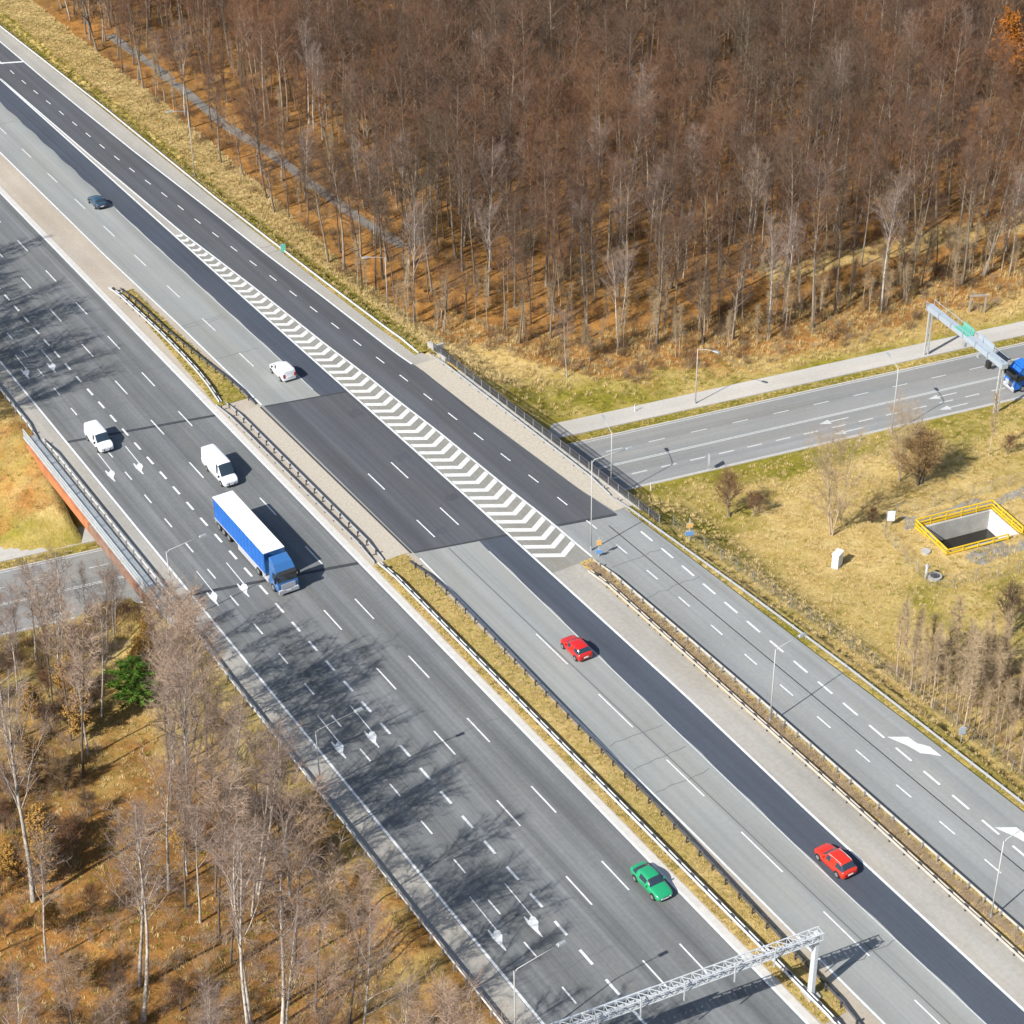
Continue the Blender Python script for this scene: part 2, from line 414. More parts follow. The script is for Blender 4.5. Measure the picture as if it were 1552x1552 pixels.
for nx, ny, off in ((1, 0, PHX + .1), (-1, 0, PHX + .1), (0, 1, PHY + .1), (0, -1, PHY + .1)):
    fs = [f for f in bm.faces if abs(f.calc_center_median().x - PC[0]) < 9 and abs(f.calc_center_median().y - PC[1]) < 8]
    geom = fs + list({e for f in fs for e in f.edges}) + list({v_ for f in fs for v_ in f.verts})
    p = pit_pt(nx * off, ny * off)
    bmesh.ops.bisect_plane(bm, geom=geom, plane_co=(p[0], p[1], 0), plane_no=(nx * ca - ny * sa, nx * sa + ny * ca, 0))
dead = []
for f in bm.faces:
    c = f.calc_center_median(); x, y = pit_loc(c.x, c.y)
    if abs(x) < PHX + .1 and abs(y) < PHY + .1: dead.append(f)
bmesh.ops.delete(bm, geom=dead, context='FACES')
bm.to_mesh(me); bm.free()
at = me.color_attributes.new('zone', 'FLOAT_COLOR', 'POINT')
at.data.foreach_set('color', [c for v_ in me.vertices for c in zone(v_.co.x, v_.co.y)])
me.polygons.foreach_set('use_smooth', [True] * len(me.polygons))
me.materials.append(M['ground'])
ground = bpy.data.objects.new('ground', me); COL.objects.link(ground)
tag(ground, 'rolling ground of golden grass and orange leaf litter around the roads', 'ground', kind='structure')

# ------------------------------------------------------------------ road surfaces (every sheet 4 mm above the one below)
S0, S1 = -150, 330
GR = [(-24, 34.1), (-18, 33.84), (-8, 33.72), (0, 33.35), (15, 32.95), (25, 32.4), (32, 32.2), (44, 31.5), (64, 30.75), (77, 30.05), (86, 29.5), (120, 28.75), (165, 28.15)]
RE = [(-150, 45), (-75, 44.5), (-60, 44.2), (-45, 43.6), (-30, 43.2), (-12, 42.5), (-11.9, 41.2), (-6, 40.4), (16, 39.3), (30, 38.9), (36, 38.4), (57, 37.7), (73, 37.0), (95, 36.4), (120, 35.55), (143, 35.06), (160, 34.8), (185, 34.7), (330, 34.3)]
ST = [(-300, 34.3), (330, 34.3)]
gr = lambda s: lerp(s, GR)
re_ = lambda s: lerp(s, RE)
gl = lambda s: lerp(s, [(-95, 27.3), (-64, 27.6), (-44, 28.1), (0, 28.3), (60, 28.1), (165, 27.95)])
ml = lambda s: 11.4
mr = lambda s: lerp(s, [(-150, 16.4), (-85, 16.5), (-60, 16.7), (-38, 16.6), (-15, 17.15), (-7, 17.3), (33, 17.1), (60, 17.0), (85, 16.6), (330, 16.5)])
c_ = lambda x: (lambda s: x)
def surf(name, m, label, cat='road'):
    def f(mb): return tag(mb.build(name, m), label, cat, kind='structure')
    return f
surf('left_carriageway', M['asph_left'], 'grey worn asphalt of the left carriageway with dashed lanes')(MB().strip(c_(-7.3), ml, S0, S1, 0))
mb = MB(); mb.strip(c_(-9.75), c_(-7.3), S0, S1, 0)
surf('hard_shoulder', M['concrete_shoulder'], 'pale narrow hard shoulder left of the left carriageway', 'shoulder')(mb)
mb = MB().strip(ml, mr, S0, S1, 0)
surf('central_reserve_paving', M['paving_beige'], 'beige paved strip between left and middle carriageways', 'paving')(mb)
surf('middle_carriageway', M['asph_mid'], 'pale grey asphalt of the middle carriageway')(MB().strip(mr, lambda s: gl(s), S0, S1, 0))
surf('gore_shoulder', M['concrete_shoulder'], 'pale beige strip between middle carriageway and ramp', 'shoulder')(MB().strip(gl, gr, S0, S1, 0))
surf('ramp_road', M['asph_ramp'], 'pale asphalt of the right hand ramp')(MB().strip(gr, re_, S0, S1, .004, 2))
mb = MB(); mb.strip(re_, lambda s: lerp(s, [(-12, 43.0), (30, 42.2), (40, 39.9), (60, 39.3), (95, 38.6), (140, 38.1), (330, 37)]), 31.5, S1, 0)
surf('ramp_shoulder', M['concrete_shoulder'], 'pale shoulder right of the dark ramp', 'shoulder')(mb)
mb = MB(); mb.strip(re_, lambda s: 43.5 - (s + 12) * .025, -11.9, 31.5, .05, 2)
surf('bridge_verge', M['setts'], 'beige stone sett strip along the right edge of the bridge', 'paving')(mb)
# darker asphalt laid over
jn = lambda u: -2.3 - .25 * u
jf = lambda u: 36.3 - .22 * u
dl = lambda s: lerp(s, [(-95, 23.75), (-70, 23.8), (-40, 24.3), (-10, 24.8), (45, 24.6), (80, 24.4), (160, 24.2)])
surf('dark_lane_strip', M['asph_dark'], 'dark blue grey resurfaced lane of the middle carriageway')(MB().strip(lambda s: dl(s) + .12 * math.sin(s * .7), lambda s: gl(s) - .05, S0, S1, .004, 2))
def skewpatch(u0, u1, z, f0, f1, m, name, label):
    mb = MB(); n = 8; us = [u0 + (u1 - u0) * i / n for i in range(n + 1)]
    vs = [(u, f0(u), z) for u in us] + [(u, f1(u), z) for u in us]
    mb.add(vs, [(i, i + 1, n + 2 + i, n + 1 + i) for i in range(n)]); return surf(name, m, label)(mb)
skewpatch(17.35, 28.2, .008, jn, jf, M['asph_bridge'], 'bridge_asphalt', 'dark asphalt panel of the middle carriageway on the bridge')
mb = MB(); mb.strip(lambda s: gr(s) + .05, lambda s: re_(s) - .02, -8.6, S1, .008, 2)
mb.add([(33.8, -8.6, .008), (40.7, -8.6, .008), (41.1, jn(41.1), .008), (33.8, jn(33.8), .008)], [(0, 3, 2, 1)])
surf('ramp_dark_asphalt', M['asph_bridge'], 'dark newer asphalt of the upper ramp')(mb)
mb = MB()      # hatched area ground
mb.strip(lambda s: gl(s) + .1, lambda s: gr(s) - .1, -18.5, 86.5, .004, 3)
surf('hatched_area', M['gore_gap'], 'grey triangular area under the white chevrons')(mb)
# expansion joints, sealed seam
mb = MB()
for f, du in ((jn, .0), (jf, 0)):
    for u0, u1, w in ((-7.2, 11.3, .55), (17.4, 28.2, .35), (34.0, 41.0, .5)):
        if f is jf and u0 > 30: continue
        mb.add([(u0, f(u0) - w / 2, .012), (u1, f(u1) - w / 2, .012), (u1, f(u1) + w / 2, .012), (u0, f(u0) + w / 2, .012)], [(0, 1, 2, 3)])
tag(mb.build('expansion_joints', M['joint']), 'dark expansion joint bands across the bridge ends', 'road joint', kind='structure')
mb = MB(); mb.strip(c_(21.12), c_(21.24), S0, -8, .004, 6); mb.strip(c_(38.9), c_(39.0), S0, -14, .004, 6)
tag(mb.build('sealed_seams', M['seam']), 'thin dark sealed seams along the carriageways', 'road seam', kind='structure')
mb = MB()
mb.strip(c_(11.45), lambda s: 12.15, S0, S1, .004, 8)
tag(mb.build('edge_strip', M['edge_concrete']), 'pale concrete strip along the central reserve', 'edge strip', kind='structure')

# ------------------------------------------------------------------ markings
P = MB(); W = MB(); ZM = .016
def dashes(mb, u, s_first, period, length, n, w, z=ZM):
    for i in range(n):
        a = s_first - i * period
        if callable(u): mb.add([(u(a - length) - w / 2, a - length, z), (u(a - length) + w / 2, a - length, z), (u(a) + w / 2, a, z), (u(a) - w / 2, a, z)], [(0, 1, 2, 3)])
        else: mb.add([(u - w / 2, a - length, z), (u + w / 2, a - length, z), (u + w / 2, a, z), (u - w / 2, a, z)], [(0, 1, 2, 3)])
def solid(mb, f, s0, s1, w, z=ZM):
    mb.strip(lambda s: f(s) - w / 2, lambda s: f(s) + w / 2, s0, s1, z, 3)
solid(P, lambda s: -7.12, S0, S1, .26)
solid(P, lambda s: 11.32, S0, S1, .26)
dashes(P, -3.6, 51.9 + 24.3 * 3, 6.09, 2.15, 44, .16)
dashes(P, -.02, 1.0 + 4.02 * 30, 4.02, 2.0, 64, .26)
dashes(P, 3.85, -11.0 + 12.05 * 14, 12.05, 4.2, 26, .16)
dashes(P, 7.65, -10.95 + 12.08 * 14, 12.08, 4.4, 26, .16)
solid(P, lambda s: mr(s) + .14, S0, -8, .22); solid(P, lambda s: mr(s) + .14, 33, S1, .22)
dashes(P, lambda s: lerp(s, [(-20, 21.02), (30, 20.85), (60, 20.6), (100, 20.35), (140, 20.25)]), 131.6 + 12.05 * 6, 12.05, 4.4, 14, .14)
dashes(P, lambda s: 20.93, 11.0, 12, 4.2, 2, .16)
for a in (-27, -39, -51, -63, -75, -87): dashes(P, lambda s: lerp(s, [(-95, 20.4), (-60, 20.7), (-10, 21.0)]), a, 12, 6.2, 1, .15)
dashes(P, 24.5, 11.8, 12, 4.3, 2, .16)
solid(W, lambda s: dl(s) - .1, S0, -11, .13); solid(W, lambda s: dl(s) - .1, 33, 100, .12)
solid(P, lambda s: gl(s) + .02, S0, S1, .26)
solid(P, lambda s: gr(s) - .02, -18.2, 165, .24)
rd = [(-66, 37.05), (-54, 37.2), (-42, 37.32), (-30, 37.5), (-18, 37.5), (-6, 37.25), (5, 36.8), (17, 36.3), (29, 35.9), (41, 35.35), (53, 34.8), (65, 34.3), (77, 33.65), (89, 33.1), (101, 32.75), (113, 32.2), (125, 31.8), (143, 31.45), (155, 31.15), (167, 31.0), (330, 30.8)]
dashes(P, lambda s: lerp(s, rd), 24.3 + 6.0 * 26, 6.0, 2.1, 50, .16)
dashes(P, lambda s: lerp(s, [(-90, 40.3), (-62, 40.6), (-42, 40.95), (-22, 41.35)]), -17.0, 4.05, 2.3, 24, .24)
solid(P, lambda s: re_(s) - .12, 32, S1, .24)
mb0 = P
mb0.add([(34.5, 171.0, ZM + .004), (34.5, 171.7, ZM + .004), (28.2, 174.3, ZM + .004), (28.2, 173.6, ZM + .004)], [(0, 3, 2, 1)])
tag(P.build('lane_markings', M['paint']), 'white solid and dashed lane lines of the motorway', 'lane markings', kind='structure')
tag(W.build('faded_edge_line', M['paint_worn']), 'faded line along the dark resurfaced lane', 'lane markings', kind='structure')
# chevrons of the gore
mb = MB(); k = 0
s = 86.6
while s > -17.2:
    a, b = gl(s) + .22, gr(s) - .22
    if b - a > .6:
        c = a + (b - a) * .54; w = .84; sl = .62
        dy1, dy2 = (c - a) * sl, (b - c) * sl
        y0 = s - 1.2
        mb.add([(a, y0 + dy1, ZM), (c, y0, ZM), (c, y0 + w, ZM), (a, y0 + dy1 + w, ZM)], [(0, 1, 2, 3)])
        mb.add([(c, y0, ZM), (b, y0 + dy2, ZM), (b, y0 + dy2 + w, ZM), (c, y0 + w, ZM)], [(0, 1, 2, 3)])
    s -= 2.04
tag(mb.build('chevron_markings', M['paint_chevron']), 'white chevron hatching in the triangle between ramp and carriageway', 'chevrons', kind='structure')
# arrows: long stem with a head bending right
def arrow(mb, u, s0, sc=1.0):
    st = [(0.0, 0.0), (.12, 0), (.03, -4.8), (.16, -5.0), (.10, -5.6), (-.50, -6.45), (-.58, -7.35), (-.72, -7.35), (-.92, -5.5), (-.80, -4.4), (-.64, -4.4), (-.58, -5.05), (-.28, -4.75), (-.1, -4.7)]
    tri = [(0, 1, 2, 13), (13, 2, 12), (2, 3, 4, 12), (12, 4, 5), (12, 5, 8, 11), (11, 8, 9, 10), (5, 6, 7, 8)]
    mb.add([(u + x * .9 * sc, s0 + y * sc, ZM) for x, y in st], [tuple(reversed(t)) for t in tri])
mb = MB()
for i in range(5):
    for u, o in ((-1.35, 0), (-4.85, .3)): arrow(mb, u, 63.0 - 30 * i + o)
tag(mb.build('turn_arrows', M['paint']), 'white bent turn arrows painted in the two left lanes', 'road arrows', kind='structure')
mb = MB()
q = [(40.97, -59.83), (42.71, -60.94), (42.79, -62.14), (43.5, -63.2), (43.5, -64.91), (42.75, -64.04), (42.07, -63.44), (41.79, -61.99)]
for off in (0, -15.2):
    mb.add([(x - (.25 if off else 0), y + off, ZM) for x, y in q], [(0, 7, 2, 1), (7, 6, 2), (6, 5, 3, 2), (5, 4, 3)])
tag(mb.build('merge_arrows', M['paint']), 'broad white merge arrows on the lower ramp', 'road arrows', kind='structure')

# ------------------------------------------------------------------ the side road under the bridge
def crstrip(v0, v1, t0, t1, z, m, name, label, cat, step=10):
    n = int((t1 - t0) / step); mb = MB(); vs = []
    for i in range(n + 1):
        t = t0 + (t1 - t0) * i / n; vs += [cr(v0, t) + (z,), cr(v1, t) + (z,)]
    mb.add(vs, [(2 * i, 2 * i + 2, 2 * i + 3, 2 * i + 1) for i in range(n)])
    return tag(mb.build(name, m), label, cat, kind='structure')
ZR = -6.45
crstrip(8.0, 20.75, -140, 420, ZR, M['asph_side'], 'side_road', 'pale grey side road passing under the bridge', 'road')
mb = MB()
for v0, v1 in ((22.7, 26.3),):
    n = 56
    for i in range(n):
        t0, t1 = -140 + 10 * i, -130 + 10 * i
        a, b, c, d = cr(v0, t0), cr(v0, t1), cr(v1, t1), cr(v1, t0)
        zt = ZR + .12
        mb.add([a + (zt,), b + (zt,), c + (zt,), d + (zt,), a + (ZR - .1,), b + (ZR - .1,), c + (ZR - .1,), d + (ZR - .1,)], [(0, 1, 2, 3), (4, 5, 1, 0), (3, 2, 6, 7)])
tag(mb.build('pavement', M['pavement']), 'pale pavement along the far side of the side road', 'pavement', kind='structure')
mb = MB()
for v, n_ in ((20.75, 1), (7.86, 1)):
    for i in range(56):
        t = -140 + 10 * i; a = cr(v, t); b = cr(v + .16, t); c = cr(v + .16, t + 10); d = cr(v, t + 10); zt = ZR + .11
        mb.add([a + (zt,), d + (zt,), c + (zt,), b + (zt,), a + (ZR - .1,), d + (ZR - .1,), c + (ZR - .1,), b + (ZR - .1,)], [(0, 1, 2, 3), (4, 5, 1, 0), (3, 2, 6, 7)])
tag(mb.build('kerbs', M['edge_concrete']), 'pale kerb stones along the side road', 'kerb', kind='structure')
mb = MB()
def crdash(v, t0, L, w):
    a, b, c, d = cr(v - w / 2, t0), cr(v - w / 2, t0 + L), cr(v + w / 2, t0 + L), cr(v + w / 2, t0)
    mb.add([a + (ZR + .005,), b + (ZR + .005,), c + (ZR + .005,), d + (ZR + .005,)], [(0, 1, 2, 3)])
crdash(13.86, -140, 560, .14); crdash(14.14, -140, 560, .14)
for i in range(-28, 60): crdash(17.35, 57.6 + 6.07 * i, 2.3, .16)
for i in range(-4, 40): crdash(11.15, 64.7 + 4.1 * i - 12.4, 2.15, .22)
crdash(20.5, -140, 560, .12); crdash(8.3, -140, 560, .12)
for v0, t0 in ((12.6, 96.6), (9.6, 96.4), (12.6, 80.0), (9.6, 80.5), (9.6, 118), (12.6, 118)):
    crdash(v0, t0 + 1.2, 3.2, .2)
    h = [(-.55, 1.6), (.55, 1.6), (0, 0)]
    q = [cr(v0 + x, t0 + y) + (ZR + .009,) for x, y in h]; mb.add(q, [(0, 2, 1)])
tag(mb.build('side_road_markings', M['paint_worn']), 'white lane lines and arrows on the side road', 'lane markings', kind='structure')
# path in the wood
mb = MB(); pth = [(52.8, 175), (53.59, 158), (53.54, 150), (53.5, 136), (53.3, 124), (54.17, 115.5), (54.85, 106.8), (55.1, 97), (55.3, 90), (55.6, 80), (57, 68)]
vs = []
pts = []
for a, b in zip(pth, pth[1:]):
    for k in range(4): pts.append((a[0] + (b[0] - a[0]) * k / 4, a[1] + (b[1] - a[1]) * k / 4))
pts.append(pth[-1])
for i, p in enumerate(pts):
    a, b = pts[max(0, i - 1)], pts[min(len(pts) - 1, i + 1)]; d = Vector((b[0] - a[0], b[1] - a[1])).normalized(); nx, ny = -d.y * 1.0, d.x * 1.0
    for k in (-1, -.33, .33, 1): vs.append((p[0] + nx * k, p[1] + ny * k, terr(p[0] + nx * k, p[1] + ny * k) + .1))
mb.add(vs, [(4 * i + j, 4 * i + j + 1, 4 * i + j + 5, 4 * i + j + 4) for i in range(len(pts) - 1) for j in range(3)])
tag(mb.build('forest_path', M['track']), 'grey narrow path running through the wood beside the ramp', 'path', kind='structure')
mb = MB(); mb.strip(lambda s: mr(s) - .32, lambda s: mr(s) - .08, -6.6, 32.6, .03, 3)
tag(mb.build('drain_channel', M['joint']), 'dark drain channel along the middle carriageway on the bridge', 'drain', kind='structure')
# repairs and spills on the asphalt
mb = MB()
for u, s, a, b in ((26.4, 24.6, 1.7, 1.9), (26.3, 12.2, 1.9, 1.6), (26.8, 1.0, 1.6, 1.3), (22.2, -4.5, 1.6, 1.2)):
    q = [(u - a / 2, s - b / 2), (u + a / 2, s - b / 2 + .1), (u + a / 2 - .05, s + b / 2), (u - a / 2 + .04, s + b / 2 - .12)]
    mb.poly(q, .012)
M['repair'] = asphalt('asphalt_repair', (.062, .068, .078), .10, .2)
tag(mb.build('asphalt_repairs', M['repair']), 'small darker repair patches in the asphalt', 'asphalt patch', kind='structure')
mb = MB(); rq = random.Random(5)
for i in range(26):
    u0, u1 = rq.choice(((-7, 11.2), (17.2, 24), (34.5, 42), (-7, 3.8)))
    s = rq.uniform(-95, 150)
    if -12 < s < 38: continue
    pts_ = []; u = u0
    while u < u1: pts_.append((u, s + rq.gauss(0, .12))); u += .9
    for a, b in zip(pts_, pts_[1:]): mb.add([(a[0], a[1], .0125), (b[0], b[1], .0125), (b[0], b[1] + .07, .0125), (a[0], a[1] + .07, .0125)], [(0, 1, 2, 3)])
tag(mb.build('transverse_cracks', M['seam']), 'thin dark sealed cracks running across the lanes', 'road crack', kind='structure')

mb = MB(); mb.strip(lambda s: 14.1, lambda s: mr(s) - .36, -6.3, 33, .02, 3)
tag(mb.build('bridge_median_setts', M['setts']), 'rough beige stone strip in the central reserve on the bridge', 'paving', kind='structure')
# ------------------------------------------------------------------ bridge
br = empty('road_bridge', (16, 14, 0)); tag(br, 'concrete road bridge carrying the motorway over the side road, orange edge beam', 'bridge')
def bl(p): return (p[0] - 16, p[1] - 14, p[2])
def prism(name, m, pts, z0, z1, parent, org=(16, 14, 0)):
    n = len(pts); v = [(x - org[0], y - org[1], z0 - org[2]) for x, y in pts] + [(x - org[0], y - org[1], z1 - org[2]) for x, y in pts]
    return MB().add(v, [tuple(range(n - 1, -1, -1)), tuple(range(n, 2 * n))] + [(i, (i + 1) % n, n + (i + 1) % n, n + i) for i in range(n)]).build(name, m, parent)
jnb = lambda u: jn(u) - .2
prism('deck', M['concrete'], [(-11.3, jn(-11.3)), (43.7, jn(43.7)), (42.55, jf(42.6)), (-11.3, jf(-11.3))], -1.25, -.03, br)
prism('edge_beam', M['rust'], [(-11.62, 19.0), (-11.32, 19.0), (-11.32, jf(-11.3) + 1.0), (-11.62, jf(-11.6) + 1.0)], -1.15, .10, br)
prism('edge_beam', M['rust_dull'], [(-11.60, jn(-11.6) - 3.0), (-11.30, jn(-11.3) - 3.0), (-11.30, 19.0), (-11.60, 19.0)], -1.15, .09, br)
prism('walkway', M['walkway'], [(-11.3, jn(-11.3) - 6), (-9.76, jn(-9.8) - 6), (-9.76, jf(-9.8) + 3), (-11.3, jf(-11.3) + 3)], -.02, .14, br)
prism('edge_beam', M['concrete'], [(42.55, jf(42.6)), (42.95, jf(43)), (44.1, jn(44.1)), (43.7, jn(43.7))], -1.3, .16, br)
prism('abutment', M['concrete_white'], [(-11.4, jf(-11.4) - 1.6), (43.2, jf(43.2) - 1.6), (43.2, jf(43.2) + .3), (-11.4, jf(-11.4) + .3)], -3.9, -1.27, br)
prism('abutment', M['concrete_white'], [(-11.4, jn(-11.4) - .3), (44.3, jn(44.3) - .3), (44.3, jn(44.3) + 1.6), (-11.4, jn(-11.4) + 1.6)], -3.9, -1.27, br)
for k in (-8, 2, 12, 22, 32, 41):
    MB().cyl(bl((k, 6.8 + 14.0 * 0 - .17 * k + 5.2 - 5.0, -4.0)), .55, 5.6).build('pier', M['concrete'], br, True)
ww = empty('wing_wall', (-12.0, jf(-12) + 2.5, -2.0)); tag(ww, 'small white concrete wing wall with a dark drain hole under the orange beam', 'wall')
MB().add([(-.2, -3.2, -3), (.25, -3.2, -3), (.25, 3.0, .4), (-.2, 3.0, .4), (-.2, -3.2, .62), (.25, -3.2, .62), (.25, 3.4, 1.3), (-.2, 3.4, 1.3)], [(0, 3, 2, 1), (4, 5, 6, 7), (0, 1, 5, 4), (1, 2, 6, 5), (2, 3, 7, 6), (3, 0, 4, 7)]).build('wall_slab', M['concrete_white'], ww)
MB().box((-.22, -2.5, -.6), (.06, .75, .7)).build('drain_hole', M['black'], ww)
ww2 = empty('wing_wall', (42.9, 32.6, -1.0)); tag(ww2, 'grey concrete wing wall where the right bridge railing starts', 'wall')
MB().add([(-.25, -2.4, -2.5), (.25, -2.4, -2.5), (.75, 3.2, -2.5), (.2, 3.2, -2.5), (-.25, -2.4, 1.5), (.25, -2.4, 1.5), (.75, 3.2, 1.25), (.2, 3.2, 1.25)], [(0, 3, 2, 1), (4, 5, 6, 7), (0, 1, 5, 4), (1, 2, 6, 5), (2, 3, 7, 6), (3, 0, 4, 7)]).build('wall_slab', M['concrete'], ww2)
MB().box((1.3, 2.6, -.5), (2.0, .4, 2.6)).build('side_wall', M['concrete'], ww2)

def railing(name, fu, s0, s1, zb, h, label, pitch, mesh_m, post_m, rail_m, panel=True):
    y0 = (s0 + s1) / 2; o = empty(name, (fu(y0), y0, zb)); tag(o, label, 'railing')
    L = lambda s, z: (fu(s) - fu(y0), s - y0, z)
    n = int((s1 - s0) / pitch); first = None
    for z, nm in ((h, 'top_rail'), (h * .5, 'middle_rail')):
        MB().tube([L(s0 + (s1 - s0) * i / 20, z) for i in range(21)], .05, 6).build(nm, rail_m, o)
    if panel:
        mb = MB(); m = int((s1 - s0) / .28)
        for i in range(m):
            s = s0 + (i + .5) * (s1 - s0) / m; a = L(s, .08); b = L(s, h - .05); mb.beam(a, b, .05, .12)
        mb.build('bars', mesh_m, o)
    for i in range(n + 1):
        s = s0 + (s1 - s0) * i / n
        if first is None:
            first = MB().box((0, 0, h / 2), (.09, .09, h)).build('post', post_m, o); first.location = L(s, 0)
        else:
            c = first.copy(); COL.objects.link(c); c.parent = o; c.location = L(s, 0)
    return o
railing('bridge_railing', lambda s: -11.15, jn(-11.2) - 5.5, jf(-11.2) + 3, .14, 1.15, 'pale blue grey railing along the left edge of the bridge above the orange beam', 2.0, M['mesh_panel'], M['zinc'], M['zinc'])
railing('bridge_railing', lambda s: lerp(s, [(-18, 43.95), (-12, 43.8), (35, 42.75)]), -17, 33.5, .1, 1.15, 'dark slatted railing along the right edge of the bridge', 2.0, M['post_dark'], M['zinc_dull'], M['post_dark'])

# ------------------------------------------------------------------ guard rails
def guardrail(label, fu, s0, s1, pitch, sides=(1,), z0=0.0, name='guardrail', rm=None, pm=None, group=None, zfun=None):
    y0 = (s0 + s1) / 2; o = empty(name, (fu(y0), y0, z0)); tag(o, label, 'guardrail', group)
    rm = rm or M['zinc']; pm = pm or M['zinc_dull']
    prof = [(0.0, .45), (.05, .49), (.05, .55), (.0, .60), (.05, .65), (.05, .71), (.0, .75)]
    for sd in sides:
        mb = MB(); n = max(2, int((s1 - s0) / 4)); vs = []
        for i in range(n + 1):
            s = s0 + (s1 - s0) * i / n; x = fu(s) - fu(y0)
            dz = 0
            if i == 0 or i == n: dz = -.45
            for a, z in prof: vs.append((x + sd * (.16 + a), s - y0, z + dz))
            for a, z in reversed(prof): vs.append((x + sd * (.15 + a - .02), s - y0, z + dz))
        k = 2 * len(prof)
        fs = [(i * k + j, i * k + (j + 1) % k, (i + 1) * k + (j + 1) % k, (i + 1) * k + j) for i in range(n) for j in range(k)]
        mb.add(vs, fs); mb.build('rail', rm, o)
    n = min(99, int((s1 - s0 - 3) / pitch)); first = None
    for i in range(n):
        s = s0 + 1.5 + i * (s1 - s0 - 3) / max(1, n - 1)
        if first is None:
            mb = MB().box((0, 0, .33), (.10, .12, .76)); 
            for sd in sides: mb.box((sd * .1, 0, .6), (.14, .18, .2))
            if len(sides) == 2: mb.box((0, 0, .62), (.34, .5, .12))
            first = mb.build('post', pm, o); c = first
        else:
            c = first.copy(); COL.objects.link(c); c.parent = o
        c.location = (fu(s) - fu(y0), s - y0, 0)
    return o
guardrail('long steel guardrail along the left edge beside the birch wood, below the bridge', lambda s: lerp(s, [(-60, -10.35), (-15, -10.15), (-7, -9.72)]), -112, -5, 2.0, (1,))
guardrail('steel guardrail between the hard shoulder and the bridge walkway', lambda s: -9.55, -4.6, 40, 2.0, (1,), .02)
guardrail('steel guardrail on the left edge beyond the bridge towards the far left', lambda s: -10.0, 40.4, 120, 2.0, (1,))
guardrail('double sided guardrail with dark posts along the left of the central reserve, below the bridge', lambda s: 13.05, -89, -6.5, 1.9, (1, -1), .05, pm=M['post_dark'])
guardrail('left one of two steel guardrails crossing the bridge on the paved central reserve', lambda s: lerp(s, [(-6, 12.8), (36, 12.4)]), -6.2, 36, 2.0, (-1,), .0, rm=M['zinc_dull'], pm=M['post_dark'])
guardrail('right one of two steel guardrails crossing the bridge on the paved central reserve', lambda s: lerp(s, [(-6, 13.6), (36, 13.4)]), -6.2, 36, 2.0, (1,), .0, rm=M['zinc_dull'], pm=M['post_dark'])
guardrail('guardrail curving through the grassy tip of the central reserve beyond the bridge', lambda s: lerp(s, [(36, 13.0), (46, 13.7), (56, 13.8), (75, 13.3)]), 36.3, 75, 2.0, (1, -1), .05, pm=M['post_dark'])
guardrail('dark guardrail along the right side of the grassy central reserve, below the bridge', lambda s: lerp(s, [(-88, 14.55), (-75, 14.95), (-61, 15.5), (-37, 16.05), (-26, 16.3), (-16, 16.4), (-8, 15.9)]), -88, -8, 2.0, (1,), .05, rm=M['post_dark'], pm=M['post_dark'])  # dark rail steel, with the shadow line beside it put into the rail colour
guardrail('guardrail leaving the central reserve grass towards the middle carriageway', lambda s: lerp(s, [(32, 16.55), (42, 15.9), (46, 15.5), (57, 14.7), (73, 14.3)]), 33.5, 74, 2.0, (1,), .05, rm=M['post_dark'], pm=M['post_dark'])  # rail colour holds both its own dark steel and its painted-in shadow
guardrail('guardrail on the middle carriageway side of the dry grass strip by the ramp', lambda s: lerp(s, [(-90, 30.9), (-66, 31.4), (-22, 31.95)]), -118, -20.5, 2.0, (-1, 1), .03, rm=M['rail_tan'], pm=M['post_dark'])
guardrail('guardrail on the ramp side of the dry grass strip', lambda s: lerp(s, [(-90, 33.0), (-47, 33.45), (-20, 33.35)]), -118, -19, 2.0, (1,), .03, rm=M['rail_tan'])
guardrail('steel guardrail beside the pale lower ramp at the field', lambda s: lerp(s, [(-110, 45.3), (-74, 45.0), (-49, 44.55), (-34, 43.9), (-12, 42.6), (-8, 42.6)]), -118, -9, 2.0, (-1,), -.02, rm=M['zinc_dull'])
guardrail('steel guardrail at the inner edge of the stone sett strip on the bridge', lambda s: lerp(s, [(-9, 42.7), (33, 41.8)]), -9, 33, 2.0, (-1,), .05, rm=M['zinc_dull'])
guardrail('steel guardrail along the golden grass bank beside the dark upper ramp', lambda s: lerp(s, [(33, 41.0), (40, 40.4), (61, 39.6), (94, 38.7), (140, 38.3), (190, 37.2)]), 34, 212, 2.0, (-1,), -.05)

# ------------------------------------------------------------------ lamps
def lamp(p, h, arm, label, heads=1, group=None, w=.062, second=None):
    o = empty('street_lamp', p); tag(o, label, 'street lamp', group)
    MB().tube([(0, 0, -.3), (0, 0, h * .45), (0, 0, h)], [w * 1.3, w, w * .7], 8).build('pole', M['pole'], o, True)
    MB().cyl((0, 0, .3), w * 1.9, .6, n=8).build('base_box', M['lamp_grey'], o)
    for ar in [arm] + ([second] if second else []):
        a = Vector((ar[0], ar[1], 0)); L = a.length; d = a.normalized()
        MB().tube([(0, 0, h - .3), d * .3 + Vector((0, 0, h + .05)), d * (L * .6) + Vector((0, 0, h + .3)), d * L + Vector((0, 0, h + .42))], [.045, .042, .04, .035], 6).build('arm', M['pole'], o, True)
        hd = MB(); ang = math.atan2(d.y, d.x)
        hd.box(d * (L + .35) + Vector((0, 0, h + .46)), (.95, .36, .17), ang, .7)
        ho = hd.build('lamp_head', M['lamp_grey'], o)
        MB().box(d * (L + .35) + Vector((0, 0, h + .365)), (.7, .26, .03), ang).build('lens', M['glass_lens'], ho)
    return o
lamp((-10.75, -4.9, -.2), 9.8, (3.9, 0), 'pale lamp post on the left kerb level with the blue lorry cab')
